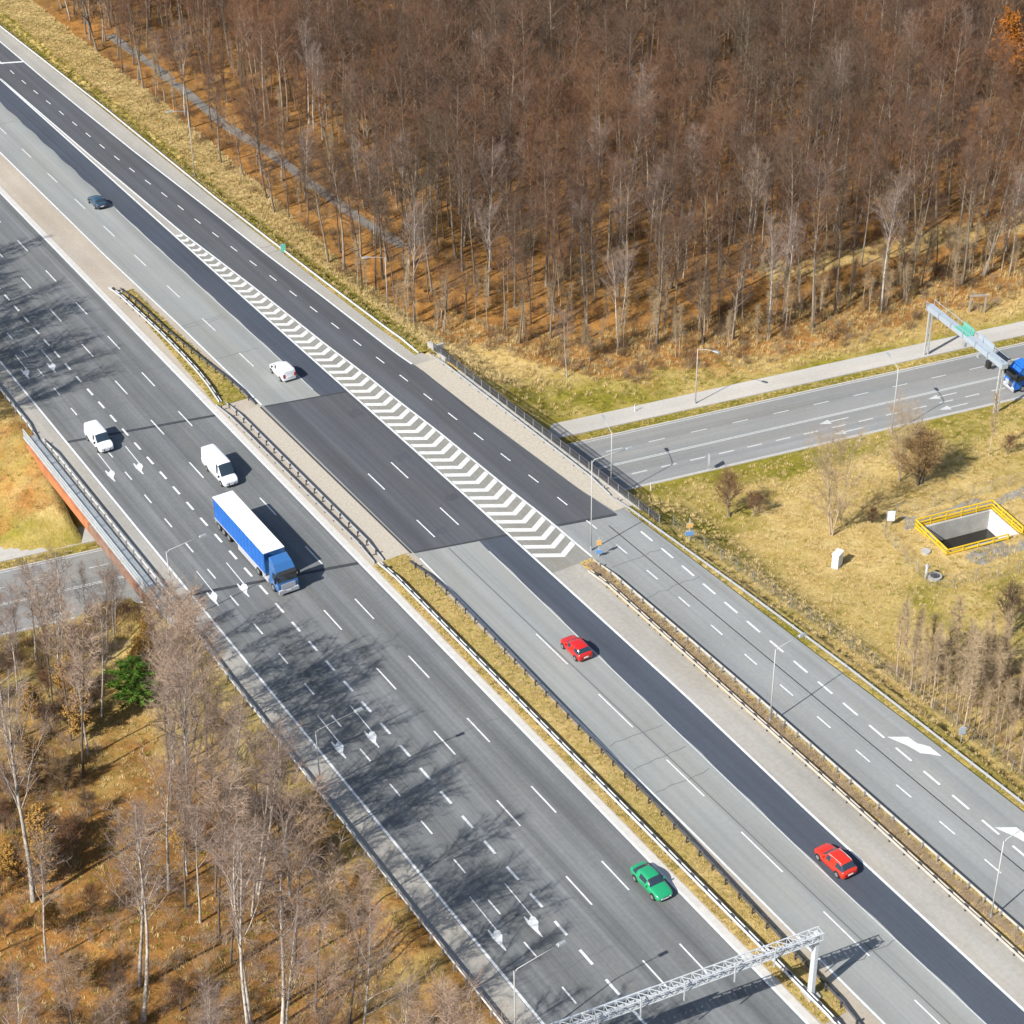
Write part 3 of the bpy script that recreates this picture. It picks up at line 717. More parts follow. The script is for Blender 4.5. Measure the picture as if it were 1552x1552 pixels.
lamp((-10.75, -39.6, -.2), 9.9, (4.2, .1), 'pale lamp post on the left kerb in the middle of the tree shadows')
lamp((-10.75, -74.2, -.2), 9.9, (4.2, .1), 'pale lamp post on the left kerb nearest the white lattice gantry')
lamp((32.6, -52.0, 0), 9.2, (2.9, 0), 'thin pale lamp post in the dry grass strip beside the upper merge arrow')
lamp((32.3, -83.5, 0), 9.2, (2.7, 0), 'thin pale lamp post in the dry grass strip beside the lower merge arrow')
lamp((34.45, -17.1, 0), 11.9, (4.2, -.6), 'tall pale lamp post at the tip of the dry grass strip behind the blue sign')
lamp((39.95, 106, terr(39.95, 106)), 11.0, (-2.5, .3), 'thin lamp post on the golden grass bank beside the dark ramp')
lamp((45.5, 51.6, terr(45.5, 51.6)), 8.2, (-2.4, .6), 'lamp post at the edge of the wood beside the upper ramp')
lamp((70.5, 12.0, ZR), 8.4, (.9, -2.3), 'lamp post on the pavement of the side road under the forest edge')
lamp((48.0, -1.15, ZR), 9.4, (.8, 2.9), 'lamp post on the near kerb of the side road close to the bridge')
lamp((87.3, -8.0, ZR), 9.6, (.8, 2.7), 'lamp post on the near kerb of the side road near the sign gantry')

# ------------------------------------------------------------------ gantries
g = empty('lattice_gantry', (13.4, -82.0, 0), R(-7)); tag(g, 'white lattice gantry spanning the left carriageway at the bottom', 'gantry')
for x in (0.05, -24.6):
    mb = MB(); mb.box((x, 0, 3.6), (.36, .62, 7.6), 0, .8); mb.box((x, 0, .34), (.7, 1.0, .05)); mb.beam((x, 0, 5.6), (x - (1.4 if x > -5 else -1.4), 0, 6.9), .14); mb.build('column', M['white_steel'], g)
    MB().box((x, 0, .12), (1.1, 1.5, .5)).build('footing', M['concrete'], g)
y1, y2, z1, z2 = -.42, .42, 6.75, 7.5
for y in (y1, y2):
    for z in (z1, z2): MB().beam((.5, y, z), (-25.2, y, z), .085).build('chord', M['white_steel'], g)
mb = MB(); n = 26
for i in range(n):
    a, b = .4 - i * .98, .4 - (i + 1) * .98
    for y in (y1, y2): mb.beam((a, y, z1), (b, y, z2), .045)
    mb.beam((a, y1, z2), (b, y2, z2), .045); mb.beam((a, y1, z1), (b, y2, z1), .045)
    mb.beam((a, y1, z1), (a, y1, z2), .045); mb.beam((a, y2, z1), (a, y2, z2), .045); mb.beam((a, y1, z2), (a, y2, z2), .045)
mb.build('lattice', M['white_steel'], g)
mb = MB()
for i in range(49): mb.box((-.2 - i * .52, .0, z1 + .09), (.44, .76, .03))
for y in (-.3, 0, .3): mb.beam((.2, y, z1 + .09), (-25, y, z1 + .09), .04)
mb.build('catwalk', M['zinc'], g)
for x in (-4.3, -8.0, -12.6, -16.5, -20.5):
    MB().box((x, -.66, 7.1), (.10, .08, 2.2)).build('hanger', M['white_steel'], g)
for x, w in ((-17.6, 5.6), (-22.6, 3.4)):
    sp_ = MB().box((x, .82, 6.25), (w, .09, 1.7)).build('sign_panel', M['sign_back'], g)
    MB().box((x, .88, 6.25), (w - .1, .02, 1.6)).build('sign_face', M['blue_sign'], sp_)
g2 = empty('sign_gantry', (105.3, 5.5, ZR)); tag(g2, 'grey box beam sign gantry over the side road with green panel', 'gantry')
e2 = Vector((102.2 - 105.3, -11.5 - 5.5, 0)); Lg = e2.length; e2n = e2.normalized(); pn = Vector((-e2n.y, e2n.x, 0)); ag = math.atan2(e2n.y, e2n.x)
for k in (0, Lg):
    c = e2n * k
    mb = MB()
    for s_ in (-.28, .28): mb.beam(c + pn * s_ + Vector((0, 0, -.1)), c + pn * s_ * .8 + Vector((0, 0, 7.0)), .2)
    for z in (1.5, 3, 4.5, 6): mb.beam(c - pn * .26 + Vector((0, 0, z)), c + pn * .26 + Vector((0, 0, z + .6)), .07)
    mb.build('column', M['zinc'], g2)
mb = MB().box(e2n * (Lg / 2) + Vector((0, 0, 7.35)), (Lg + 1.2, .95, .7), ag); mb.build('beam', M['sign_back'], g2)
mb = MB()
for i in range(6):
    a = e2n * (i * (Lg + .6) / 6 - .3); mb.beam(a + pn * .62 + Vector((0, 0, 7.0)), a + pn * .62 + Vector((0, 0, 8.5)), .06); mb.beam(a - pn * .62 + Vector((0, 0, 7.0)), a - pn * .62 + Vector((0, 0, 8.3)), .06)
for s_ in (-.62, .62): mb.beam(e2n * -.4 + pn * s_ + Vector((0, 0, 8.35)), e2n * (Lg + .4) + pn * s_ + Vector((0, 0, 8.35)), .06)
mb.build('handrail', M['sign_back'], g2)
for k, w, m in ((8.0, 2.6, 'green_sign'), (12.2, 3.6, 'white')):
    pl = MB().box(e2n * k + pn * .78 + Vector((0, 0, 7.6)), (w, .1, 1.7), ag).build('sign_panel', M['sign_back'] if m != 'green_sign' else M['green_sign'], g2)
    MB().box(e2n * k + pn * .84 + Vector((0, 0, 7.6)), (w - .15, .03, 1.55), ag).build('sign_face', M['green_sign'], pl)
MB().box(e2n * 8.0 + Vector((0, 0, 7.74)), (3.0, 1.0, .08), ag).build('top_plate', M['green_sign'], g2)
MB().box(e2n * 15.3 - pn * .7 + Vector((0, 0, 6.5)), (.7, .5, 1.0), ag).build('signal_head', M['black'], g2)
for k in (9.6, 13.0): MB().box(e2n * k - pn * .75 + Vector((0, 0, 6.7)), (.55, .4, .6), ag).build('camera_box', M['lamp_grey'], g2)

# ------------------------------------------------------------------ signs and small street furniture
def post_sign(name, p, h, panels, label, cat='sign', yaw=0.0):
    o = empty(name, p, yaw); tag(o, label, cat)
    MB().tube([(0, 0, -.2), (0, 0, h)], .045, 6).build('post', M['zinc'], o)
    for z, w, hh, m in panels:
        q = MB().box((0, -.07, z), (w, .05, hh)).build('sign_panel', M['sign_back'], o)
        MB().box((0, -.105, z), (w - .06, .02, hh - .06)).build('sign_face', M[m], q)
    return o
post_sign('traffic_sign', (34.5, -18.6, 0), 2.6, [(.75, .75, .55, 'blue_sign'), (1.95, .62, .7, 'amber')], 'blue board under a larger amber panel at the tip of the dry grass strip', yaw=R(-25))
post_sign('traffic_sign', (46.0, -20.0, terr(46, -20)), 3.2, [(1.2, 1.0, .6, 'blue_sign'), (2.3, .8, .65, 'amber')], 'blue and amber signs on a post beside the guardrail near the field', yaw=R(-25))
post_sign('traffic_sign', (39.0, 71.5, terr(40.6, 71.5)), 2.1, [(1.4, .75, 1.3, 'green_sign')], 'small teal upright sign beside the dark upper ramp', yaw=R(-20))
post_sign('traffic_sign', (61.9, -2.5, ZR), 2.5, [(1.75, .8, 1.4, 'white')], 'white sign board on the near kerb of the side road', yaw=R(70))
post_sign('notice_board', (71.4, -25.9, terr(71.4, -25.9)), 2.2, [(1.45, .95, 1.4, 'white')], 'white notice board on a post at the corner of the fenced pit', yaw=R(-30))
post_sign('traffic_sign', (47.6, -63.3, terr(47.6, -63.3)), 2.3, [(1.6, .7, .9, 'sign_back')], 'small grey sign behind the lower ramp guardrail beside the saplings', yaw=R(-25))
def bollard(p, lab):
    o = empty('marker_post', p); tag(o, lab, 'marker post')
    MB().box((0, 0, .5), (.16, .10, 1.2), taper=.85).build('post', M['white'], o)
    MB().box((0, -.062, .92), (.12, .02, .16)).build('reflector', M['black'], o)
bollard((62.6, 14.7, ZR + .1), 'short white marker post behind the pavement of the side road')
bollard((53.2, -2.35, ZR), 'short white marker post on the near kerb of the side road, close to the bridge')
bollard((82.6, -7.3, ZR), 'short white marker post on the near kerb of the side road, left of the gantry')
cb = empty('utility_cabinet', (60.4, -29.3, terr(60.4, -29.3)), R(25)); tag(cb, 'white utility cabinet standing alone in the field', 'cabinet')
MB().box((0, 0, .95), (1.35, .75, 1.9)).build('case', M['white'], cb)
MB().box((0, 0, 1.94), (1.5, .9, .09)).build('roof', M['white'], cb)
for x in (-.34, .34): MB().box((x, -.39, .95), (.62, .03, 1.6)).build('door', M['white'], cb)
MB().box((0, 0, .05), (1.5, .9, .2)).build('plinth', M['concrete'], cb)
sp0 = empty('standpipe', (66.7, -37.3, terr(66.7, -37.3))); tag(sp0, 'grey standpipe beside a concrete ring at the near corner of the pit enclosure', 'standpipe')
MB().tube([(0, 0, -.2), (0, 0, 1.8)], .14, 8).build('pipe', M['zinc'], sp0, True)
MB().tube([(0, 0, 1.8), (0, 0, 1.86), (0, 0, 2.1)], [.14, .3, .06], 10).build('cap', M['zinc_dull'], sp0, False)
MB().cyl((.9, -.5, .2), .8, .5, n=16).build('manhole_ring', M['concrete'], sp0, False)
MB().cyl((.9, -.5, .47), .55, .06, n=16).build('manhole_cover', M['post_dark'], sp0, False)
mh = tag(MB().add([], []).cyl((0, 0, .12), .55, .35, n=14).build('manhole', M['concrete'], smooth=False), 'pale round manhole left of the yellow railed pit', 'manhole'); mh.location = (70.6, -33.0, terr(70.6, -33.0))
po = empty('timber_frame', (119.4, 10.6, terr(119.4, 10.6)), R(-27)); tag(po, 'small grey portal frame at the forest edge beyond the sign gantry', 'frame')
for x in (-1.1, 1.1): MB().box((x, 0, 1.3), (.2, .2, 2.8)).build('post', M['wood'], po)
MB().box((0, 0, 2.75), (2.6, .3, .22)).build('crossbar', M['wood'], po)
# pit
pz = -4.75
pit = empty('settling_pit', (PC[0], PC[1], pz), PA); tag(pit, 'rectangular concrete pit with dark water in the field', 'pit')
def pw(name, m, x0, x1, y0, y1, z0, z1): return MB().box(((x0 + x1) / 2, (y0 + y1) / 2, (z0 + z1) / 2), (x1 - x0, y1 - y0, z1 - z0)).build(name, m, pit)
pw('wall', M['concrete'], -PHX, PHX, PHY, PHY + .3, -3.1, .22); pw('wall', M['concrete'], -PHX, PHX, -PHY - .3, -PHY, -3.1, .22)
pw('wall', M['concrete'], -PHX - .3, -PHX, -PHY - .3, PHY + .3, -3.1, .22); pw('wall', M['concrete_white'], PHX, PHX + .3, -PHY - .3, PHY + .3, -3.1, .22)
pw('water', M['water'], -PHX, PHX, -PHY, PHY, -3.0, -2.35)
yr = empty('safety_railing', (PC[0], PC[1], pz), PA); tag(yr, 'bright yellow safety railing round the concrete pit', 'railing')
rx, ry = PHX + .75, PHY + .75
cor = [(-rx, -ry), (-rx, ry), (rx, ry), (rx, -ry + .6)]; fr = [(-rx, -ry), (rx - 2.4, -ry)]
def run(a, b, nm='rail'):
    a, b = Vector(a + (0,)), Vector(b + (0,)); n = max(2, int((b - a).length / 1.9))
    for z in (.55, 1.1):
        MB().beam(a + Vector((0, 0, z)), b + Vector((0, 0, z)), .13, .13).build('rail', M['yellow'], yr)
    MB().beam(a + Vector((0, 0, .12)), b + Vector((0, 0, .12)), .05, .22).build('toe_board', M['yellow'], yr)
    for i in range(n + 1):
        p = a + (b - a) * i / n; MB().box(p + Vector((0, 0, .5)), (.12, .12, 1.25)).build('post', M['yellow'], yr)
for a, b in zip(cor, cor[1:]): run(a, b)
run(*fr)

def wire_fence(pts, h, pitch, label, gname='fence', m=None):
    p0 = pts[0]; z0 = terr(*p0); o = empty('wire_fence', (p0[0], p0[1], z0)); tag(o, label, 'fence')
    nodes = []
    for a, b in zip(pts, pts[1:]):
        L = math.hypot(b[0] - a[0], b[1] - a[1]); n = max(1, int(L / pitch))
        for i in range(n): nodes.append((a[0] + (b[0] - a[0]) * i / n, a[1] + (b[1] - a[1]) * i / n))
    nodes.append(pts[-1]); first = None; lp = []
    for q in nodes:
        l = (q[0] - p0[0], q[1] - p0[1], terr(*q) - z0); lp.append(Vector(l))
        if first is None: first = MB().box((0, 0, h / 2 - .1), (.055, .055, h + .2)).build('post', m or M['zinc_dull'], o); c = first
        else: c = first.copy(); COL.objects.link(c); c.parent = o
        c.location = l
    mb = MB()
    for a, b in zip(lp, lp[1:]):
        for z in (.1, h * .5, h - .05): mb.beam(a + Vector((0, 0, z)), b + Vector((0, 0, z)), .016)
        k = int((b - a).length / .5)
        for i in range(k):
            q = a + (b - a) * (i + .5) / k; mb.beam(q + Vector((0, 0, .05)), q + Vector((0, 0, h)), .012)
    mb.build('wire_mesh', M['zinc_dull'], o)
    return o
wire_fence([(45.9, -17), (47.6, -30), (48.6, -42), (49.2, -52), (49.3, -66), (49.0, -80)], 1.5, 2.6, 'thin wire fence between the lower ramp bank and the field')
wire_fence([(71.4, -25.2), (69.0, -27.6), (66.2, -38.4), (68, -40.4), (76.5, -42.0), (90, -44.5)], 1.7, 2.5, 'wire fence round the near side of the pit enclosure')
wire_fence([(73.2, -24.8), (84, -26.4), (100, -29)], 1.7, 2.5, 'wire fence along the far side of the pit enclosure')
# ------------------------------------------------------------------ vehicles (nose towards +y, origin on the road under the middle)
def loft_vehicle(name, label, cat, L, stn, paint, glass_from, glass_to, side_to, wheels, wr, loc, rz, roof_rails=False, split_win=(), van=False, group=None):
    """stn: rows (y from nose, z_low, z_belt, z_roof, half width at belt, half width at roof)"""
    o = empty(name, loc, rz); tag(o, label, cat, group)
    rows = []; own = []; fine = []      # stations in between, so that bonnet, roof and tail curve
    def cm(p, i, t):
        a, b, c, d = p[max(0, i - 1)], p[i], p[i + 1], p[min(len(p) - 1, i + 2)]
        return tuple(max(min(x1, x2) - .012, min(max(x1, x2) + .012, .5 * (2 * x1 + (x2 - x0) * t + (2 * x0 - 5 * x1 + 4 * x2 - x3) * t * t + (3 * x1 - x0 - 3 * x2 + x3) * t ** 3))) for x0, x1, x2, x3 in zip(a, b, c, d))
    for i in range(len(stn) - 1):
        for t in (0, 1 / 3, 2 / 3): fine.append(cm(stn, i, t)); own.append(i)
    fine.append(stn[-1])
    for (y, zl, zb, zr, w, wr_) in fine:
        Y = L / 2 - y; zm = zl + (zb - zl) * .5
        half = [(0, zl), (w * .86, zl), (w * .97, zl + .10), (w, zm), (w * .985, zb - .06), (w * .955, zb), (wr_ + (w - wr_) * .12, zr - .09 * min(1, (zr - zb) * 4)), (wr_ * .93, zr - .02), (wr_ * .55, zr + .012), (0, zr + .02)]
        full = [(x, z) for x, z in half] + [(-x, z) for x, z in reversed(half[1:-1])]
        rows.append([(x, Y, z) for x, z in full])
    n = len(rows[0]); H = 10
    body, ws, rw, sw = MB(), MB(), MB(), MB()
    def quad(mb, i, j): mb.add([rows[i][j], rows[i][(j + 1) % n], rows[i + 1][(j + 1) % n], rows[i + 1][j]], [(0, 1, 2, 3)])
    for i0 in range(len(rows) - 1):
        i = own[i0]
        for j in range(n):
            jj = j if j < H - 1 else n - 1 - j      # symmetric band index
            if i == glass_from and 6 <= jj <= 8: quad(ws, i0, j)
            elif glass_to is not None and i == glass_to and 6 <= jj <= 8: quad(rw, i0, j)
            elif jj == 5 and glass_from < i < side_to and i not in split_win: quad(sw, i0, j)
            else: quad(body, i0, j)
    body.add(rows[0], [tuple(range(n))]); body.add(rows[-1], [tuple(reversed(range(n)))])
    bo = body.build('body', paint, o, True)
    me = bo.data
    bmm = bmesh.new(); bmm.from_mesh(me); bmesh.ops.remove_doubles(bmm, verts=bmm.verts, dist=.0008); bmesh.ops.recalc_face_normals(bmm, faces=bmm.faces); bmm.to_mesh(me); bmm.free()
    ws.build('windscreen', M['glass'], o, True)
    if rw.v: rw.build('rear_window', M['glass'], o)
    if sw.v: sw.build('side_windows', M['glass'], o)
    W0 = max(r[4] for r in stn)
    for y in wheels:
        for s in (1, -1):
            x = s * (W0 - .13)
            arch = MB().cyl((s * (W0 - .075), L / 2 - y, wr + .02), wr * 1.16, .155, 'X', 18).build('wheel_arch', M['black'], o)
            wh = MB().cyl((s * (W0 - .06), L / 2 - y, wr), wr, .20, 'X', 18).build('wheel', M['rubber'], o, False)
            MB().cyl((s * (W0 + .045), L / 2 - y, wr), wr * .62, .02, 'X', 12).build('rim', M['rim'], wh)
    f, r_ = stn[0], stn[-1]
    for s in (1, -1):
        MB().box((s * f[4] * .72, L / 2 - .10, f[2] - .04), (f[4] * .46, .26, .14)).build('headlight', M['lens_clear'], o)
        MB().box((s * r_[4] * .86, -L / 2 + .05, r_[2] - .04), (r_[4] * .3, .16, .5 if van else .17)).build('tail_light', M['lens_red'], o)
        ya = L / 2 - stn[glass_from][0] - .35
        MB().box((s * (W0 + .09), ya, stn[glass_from][2] + .08), (.2, .12, .15 + .14 * van)).build('mirror', M['black'] if van else paint, o)
    MB().box((0, L / 2 + .01, f[1] + .10), (f[4] * 1.1, .06, .16)).build('grille', M['black'], o)
    MB().box((0, -L / 2 - .015, r_[1] + (r_[2] - r_[1]) * .55), (.54, .03, .14)).build('licence_plate', M['plate'], o)
    MB().box((0, L / 2 + .045, f[1] + .1), (.52, .02, .12)).build('licence_plate', M['plate'], o)
    zs = stn[3][2] - .2
    mb = MB()
    for i in (glass_from + 1, glass_from + 2):
        for s in (1, -1): mb.box((s * (W0 + .004), L / 2 - stn[i][0] - (.25 if i == glass_from + 1 else 0), stn[i][2] - .18), (.02, .16, .035))
    mb.build('door_handles', M['black'], o)
    if roof_rails:
        for s in (1, -1):
            a = [q for q in stn if q[3] > 1.3]
            MB().tube([(s * a[0][5] * .92, L / 2 - a[0][0] - .1, a[0][3] + .02), (s * a[0][5] * .92, L / 2 - a[0][0] - .3, a[0][3] + .07), (s * a[-1][5] * .92, L / 2 - a[-1][0] + .3, a[-1][3] + .07), (s * a[-1][5] * .92, L / 2 - a[-1][0] + .1, a[-1][3] + .02)], .025, 6).build('roof_rail', M['zinc'], o)
    return o
def sedan(L): k = L / 4.6; return [(0, .38, .52, .56, .56, .5), (.07, .28, .62, .68, .74, .66), (.40 * k, .2, .73, .83, .87, .74), (.9 * k, .19, .80, .92, .90, .76), (1.38 * k, .19, .87, .98, .905, .76), (2.0 * k, .19, .90, 1.36, .91, .66), (2.45 * k, .19, .91, 1.45, .91, .66), (3.0 * k, .19, .92, 1.44, .91, .655), (3.5 * k, .19, .94, 1.33, .90, .63), (4.05 * k, .2, .96, 1.06, .88, .68), (4.42 * k, .26, .90, 1.0, .83, .70), (4.54 * k, .34, .80, .88, .74, .66), (4.6 * k, .42, .70, .76, .6, .55)]
def hatch(L, h=1.48): k = L / 4.2; q = h / 1.48; return [(0, .38, .55, .60, .56, .5), (.07, .28, .66, .72, .74, .66), (.40 * k, .2, .78, .88, .86, .74), (.8 * k, .19, .85, .97, .89, .76), (1.18 * k, .19, .92, 1.03, .90, .76), (1.75 * k, .19, .95, 1.39 * q, .90, .67), (2.3 * k, .19, .96, 1.49 * q, .90, .68), (3.0 * k, .19, .97, 1.49 * q, .90, .675), (3.6 * k, .19, .98, 1.42 * q, .89, .65), (4.0 * k, .22, .97, 1.08, .87, .68), (4.12 * k, .28, .90, .98, .82, .68), (4.2 * k, .42, .74, .80, .68, .58)]
def van_s(L, h): k = L; return [(0, .40, .78, .84, .76, .66), (.12, .28, .92, .98, .88, .78), (.5, .22, 1.05, 1.14, .96, .82), (.95, .22, 1.12, 1.24, .98, .82), (1.75, .22, 1.18, h - .10, .99, .82), (2.3, .22, 1.2, h, .99, .84), (2.9, .22, 1.2, h + .02, .99, .85), (k * .72, .22, 1.2, h + .02, .99, .85), (k - .25, .24, 1.2, h, .98, .84), (k - .04, .30, 1.15, h - .12, .95, .80), (k, .42, 1.05, h - .3, .92, .76)]
loft_vehicle('saloon_car', 'green saloon car driving past the grassy central reserve', 'car', 4.6, sedan(4.6), M['car_green'], 4, 8, 9, (.85, 3.6), .33, (9.6, -64.3, .016), PI, split_win=(7,))
loft_vehicle('estate_car', 'red car with silver roof rails on the dark lane strip', 'car', 4.3, hatch(4.3, 1.55), M['car_red2'], 4, 8, 9, (.82, 3.45), .33, (25.15, -71.0, .016), 0, roof_rails=True, split_win=(6,))
loft_vehicle('hatchback_car', 'small red car on the pale lane beside the dark strip', 'car', 3.95, hatch(3.95), M['car_red'], 4, 8, 9, (.75, 3.2), .31, (22.75, -31.9, .016), R(-1), split_win=(6,))
loft_vehicle('compact_van', 'white compact van on the middle carriageway just short of the dark bridge asphalt', 'van', 4.35, van_s(4.35, 1.8), M['car_white'], 3, None, 6, (.85, 3.45), .32, (22.95, 38.6, .016), 0, split_win=(5,), van=True)
loft_vehicle('saloon_car', 'dark blue car far up the middle carriageway beside the dark strip', 'car', 4.4, sedan(4.4), M['car_blue'], 4, 8, 9, (.82, 3.5), .32, (22.5, 103.4, .016), 0, split_win=(7,))
loft_vehicle('delivery_van', 'small white van over the lane line in the left lanes, left of the longer van', 'van', 5.3, van_s(5.3, 2.05), M['car_white'], 3, None, 6, (.95, 4.2), .35, (-3.75, 35.2, .016), PI, split_win=(5,), van=True)
loft_vehicle('delivery_van', 'long white panel van driving behind the blue lorry', 'van', 6.7, van_s(6.7, 2.55), M['car_white'], 3, None, 6, (1.0, 5.1), .36, (5.85, 20.4, .016), PI, split_win=(5,), van=True)

def cab(o, x0, paint, y_front):
    """European cab-over tractor; y_front is the y of the bumper"""
    w = 1.22; D = 2.25
    prof = [(0, .45), (0.02, 1.25), (-.06, 1.75), (-.38, 2.85), (-.55, 3.05), (-1.0, 3.62), (-1.25, 3.72), (-D, 3.70), (-D, .9), (-D + .3, .62)]
    n = len(prof); bev = [.92, .97, .98, .95, .93, .88, .86, .86, 1, 1]
    L_ = [(-w * b, y_front + y, z) for (y, z), b in zip(prof, bev)]; R_ = [(w * b, y_front + y, z) for (y, z), b in zip(prof, bev)]
    L2 = [(-w, y_front + y - .16, z) for (y, z), b in zip(prof, bev)]
    fr = MB(); 
    body = MB()
    body.add(L_ + R_, [(i, (i + 1) % n, n + (i + 1) % n, n + i) for i in range(n) if i != 2] + [tuple(range(n - 1, -1, -1)), tuple(range(n, 2 * n))])
    body.build('cab', paint, o)
    i = 2
    q = [L_[i], R_[i], R_[i + 1], L_[i + 1]]
    MB().add([(x * .97, y + .012, z) for x, y, z in q], [(0, 1, 2, 3)]).build('windscreen', M['glass'], o)
    MB().box((0, y_front - .02, 2.93), (2.1, .5, .10), 0, 1, R(-25)).build('sun_visor', M['black'], o)
    for s in (1, -1):
        MB().box((s * w * .985, y_front - .85, 2.15), (.05, .95, .8)).build('side_window', M['glass'], o)
        mi = MB().box((s * (w + .22), y_front - .12, 2.2), (.22, .16, .8)).build('mirror', M['black'], o)
        MB().box((s * .88, y_front + .03, .72), (.5, .1, .24)).build('headlight', M['lens_clear'], o)
    MB().box((0, y_front + .03, 1.18), (1.7, .06, .62)).build('grille', M['skirt'], o)
    MB().box((0, y_front + .05, .55), (2.4, .16, .42)).build('bumper', M['skirt'], o)
    MB().box((0, y_front + .14, .62), (.52, .02, .12)).build('licence_plate', M['plate'], o)
    MB().add([(-1.05, y_front - 1.35, 3.70), (1.05, y_front - 1.35, 3.70), (1.1, y_front - 2.2, 3.74), (-1.1, y_front - 2.2, 3.74), (-1.0, y_front - 2.0, 3.98), (1.0, y_front - 2.0, 3.98), (1.05, y_front - 2.2, 3.98), (-1.05, y_front - 2.2, 3.98)], [(0, 1, 5, 4), (4, 5, 6, 7), (0, 4, 7, 3), (1, 2, 6, 5), (3, 7, 6, 2)]).build('roof_deflector', paint, o)
def twheel(o, x, y, r=.5, wd=.34):
    s = 1 if x > 0 else -1
    wh = MB().cyl((x, y, r), r, wd, 'X', 18).build('wheel', M['rubber'], o)
    MB().cyl((x + s * (wd / 2 + .005), y, r), r * .58, .03, 'X', 12).build('rim', M['rim'], wh)
def lorry(name, label, loc, rz, paint, side, roofm):
    o = empty(name, loc, rz); tag(o, label, 'lorry')
    cab(o, 0, paint, 8.4)
    MB().box((0, 4.6, .85), (.9, 6.2, .28)).build('chassis', M['chassis'], o)
    for s in (1, -1):
        MB().box((s * .95, 5.1, .72), (.55, 1.5, .55)).build('fuel_tank', M['skirt'], o)
        twheel(o, s * 1.06, 7.0); twheel(o, s * 1.0, 3.3, .5, .56)
    # trailer y from -8.3 to 5.3
    tr = [(-1.27, 1.27)]
    MB().box((0, -1.5, 1.12), (2.5, 13.6, .16)).build('trailer_floor', M['chassis'], o)
    mb = MB(); mb.box((0, -1.5, 3.98), (2.54, 13.62, .08))
    for i in range(20): mb.box((0, -8.1 + i * .69, 4.025), (2.3, .05, .02))
    mb.build('trailer_roof', roofm, o)
    for s in (1, -1):
        mb = MB(); vs = []; n = 27
        for i in range(n + 1):
            y = -8.25 + 13.5 * i / n; b = .006 * (1 if i % 2 else -1)
            vs += [(s * (1.265 + b * .3), y, 1.25), (s * (1.262 + b), y, 2.5), (s * (1.255 + b * .3), y, 3.93)]
        fs = []
        for i in range(n): fs += [(3 * i, 3 * i + 1, 3 * i + 4, 3 * i + 3), (3 * i + 1, 3 * i + 2, 3 * i + 5, 3 * i + 4)]
        mb.add(vs, fs).build('curtain_side', side, o)
        mb = MB()
        for i in range(14): mb.box((s * 1.282, -8.0 + i * 1.0, 2.55), (.012, .05, 2.7))
        mb.build('straps', M['truck_blue'], o)
        MB().box((s * 1.255, -1.5, 1.18), (.07, 13.6, .14)).build('side_rail', M['zinc'], o)
        MB().box((s * 1.2, .6, .68), (.05, 5.4, .62)).build('side_guard', M['skirt'], o)
        for y in (-4.6, -5.95, -7.25): twheel(o, s * 1.08, y, .5, .36)
    MB().box((0, 5.27, 2.55), (2.5, .1, 2.85)).build('front_wall', roofm if roofm is M['truck_blue'] else M['truck_blue'], o)
    for s in (1, -1): MB().box((s * .62, -8.28, 2.55), (1.22, .09, 2.8)).build('rear_door', M['zinc'], o)
    MB().box((0, -8.3, .62), (2.4, .12, .2)).build('rear_bumper', M['skirt'], o)
    for s in (1, -1): MB().box((s * .95, -8.38, .64), (.42, .05, .14)).build('tail_light', M['lens_red'], o)
    MB().box((0, -8.38, .64), (.52, .03, .12)).build('licence_plate', M['plate'], o)
    return o
lorry('articulated_lorry', 'blue articulated lorry with blue curtain sides and white roof on the left carriageway', (2.0, 2.15, .016), PI, M['truck_blue'], M['tarp_blue'], M['tarp_white'])
p2 = cr(10.5, 107.6 + 8.6)
lorry('articulated_lorry', 'blue lorry coming along the side road at the right edge beyond the gantry', (p2[0], p2[1], ZR + .005), R(-9.7) + PI / 2, M['tarp_blue'], M['tarp_blue'], M['truck_blue'])
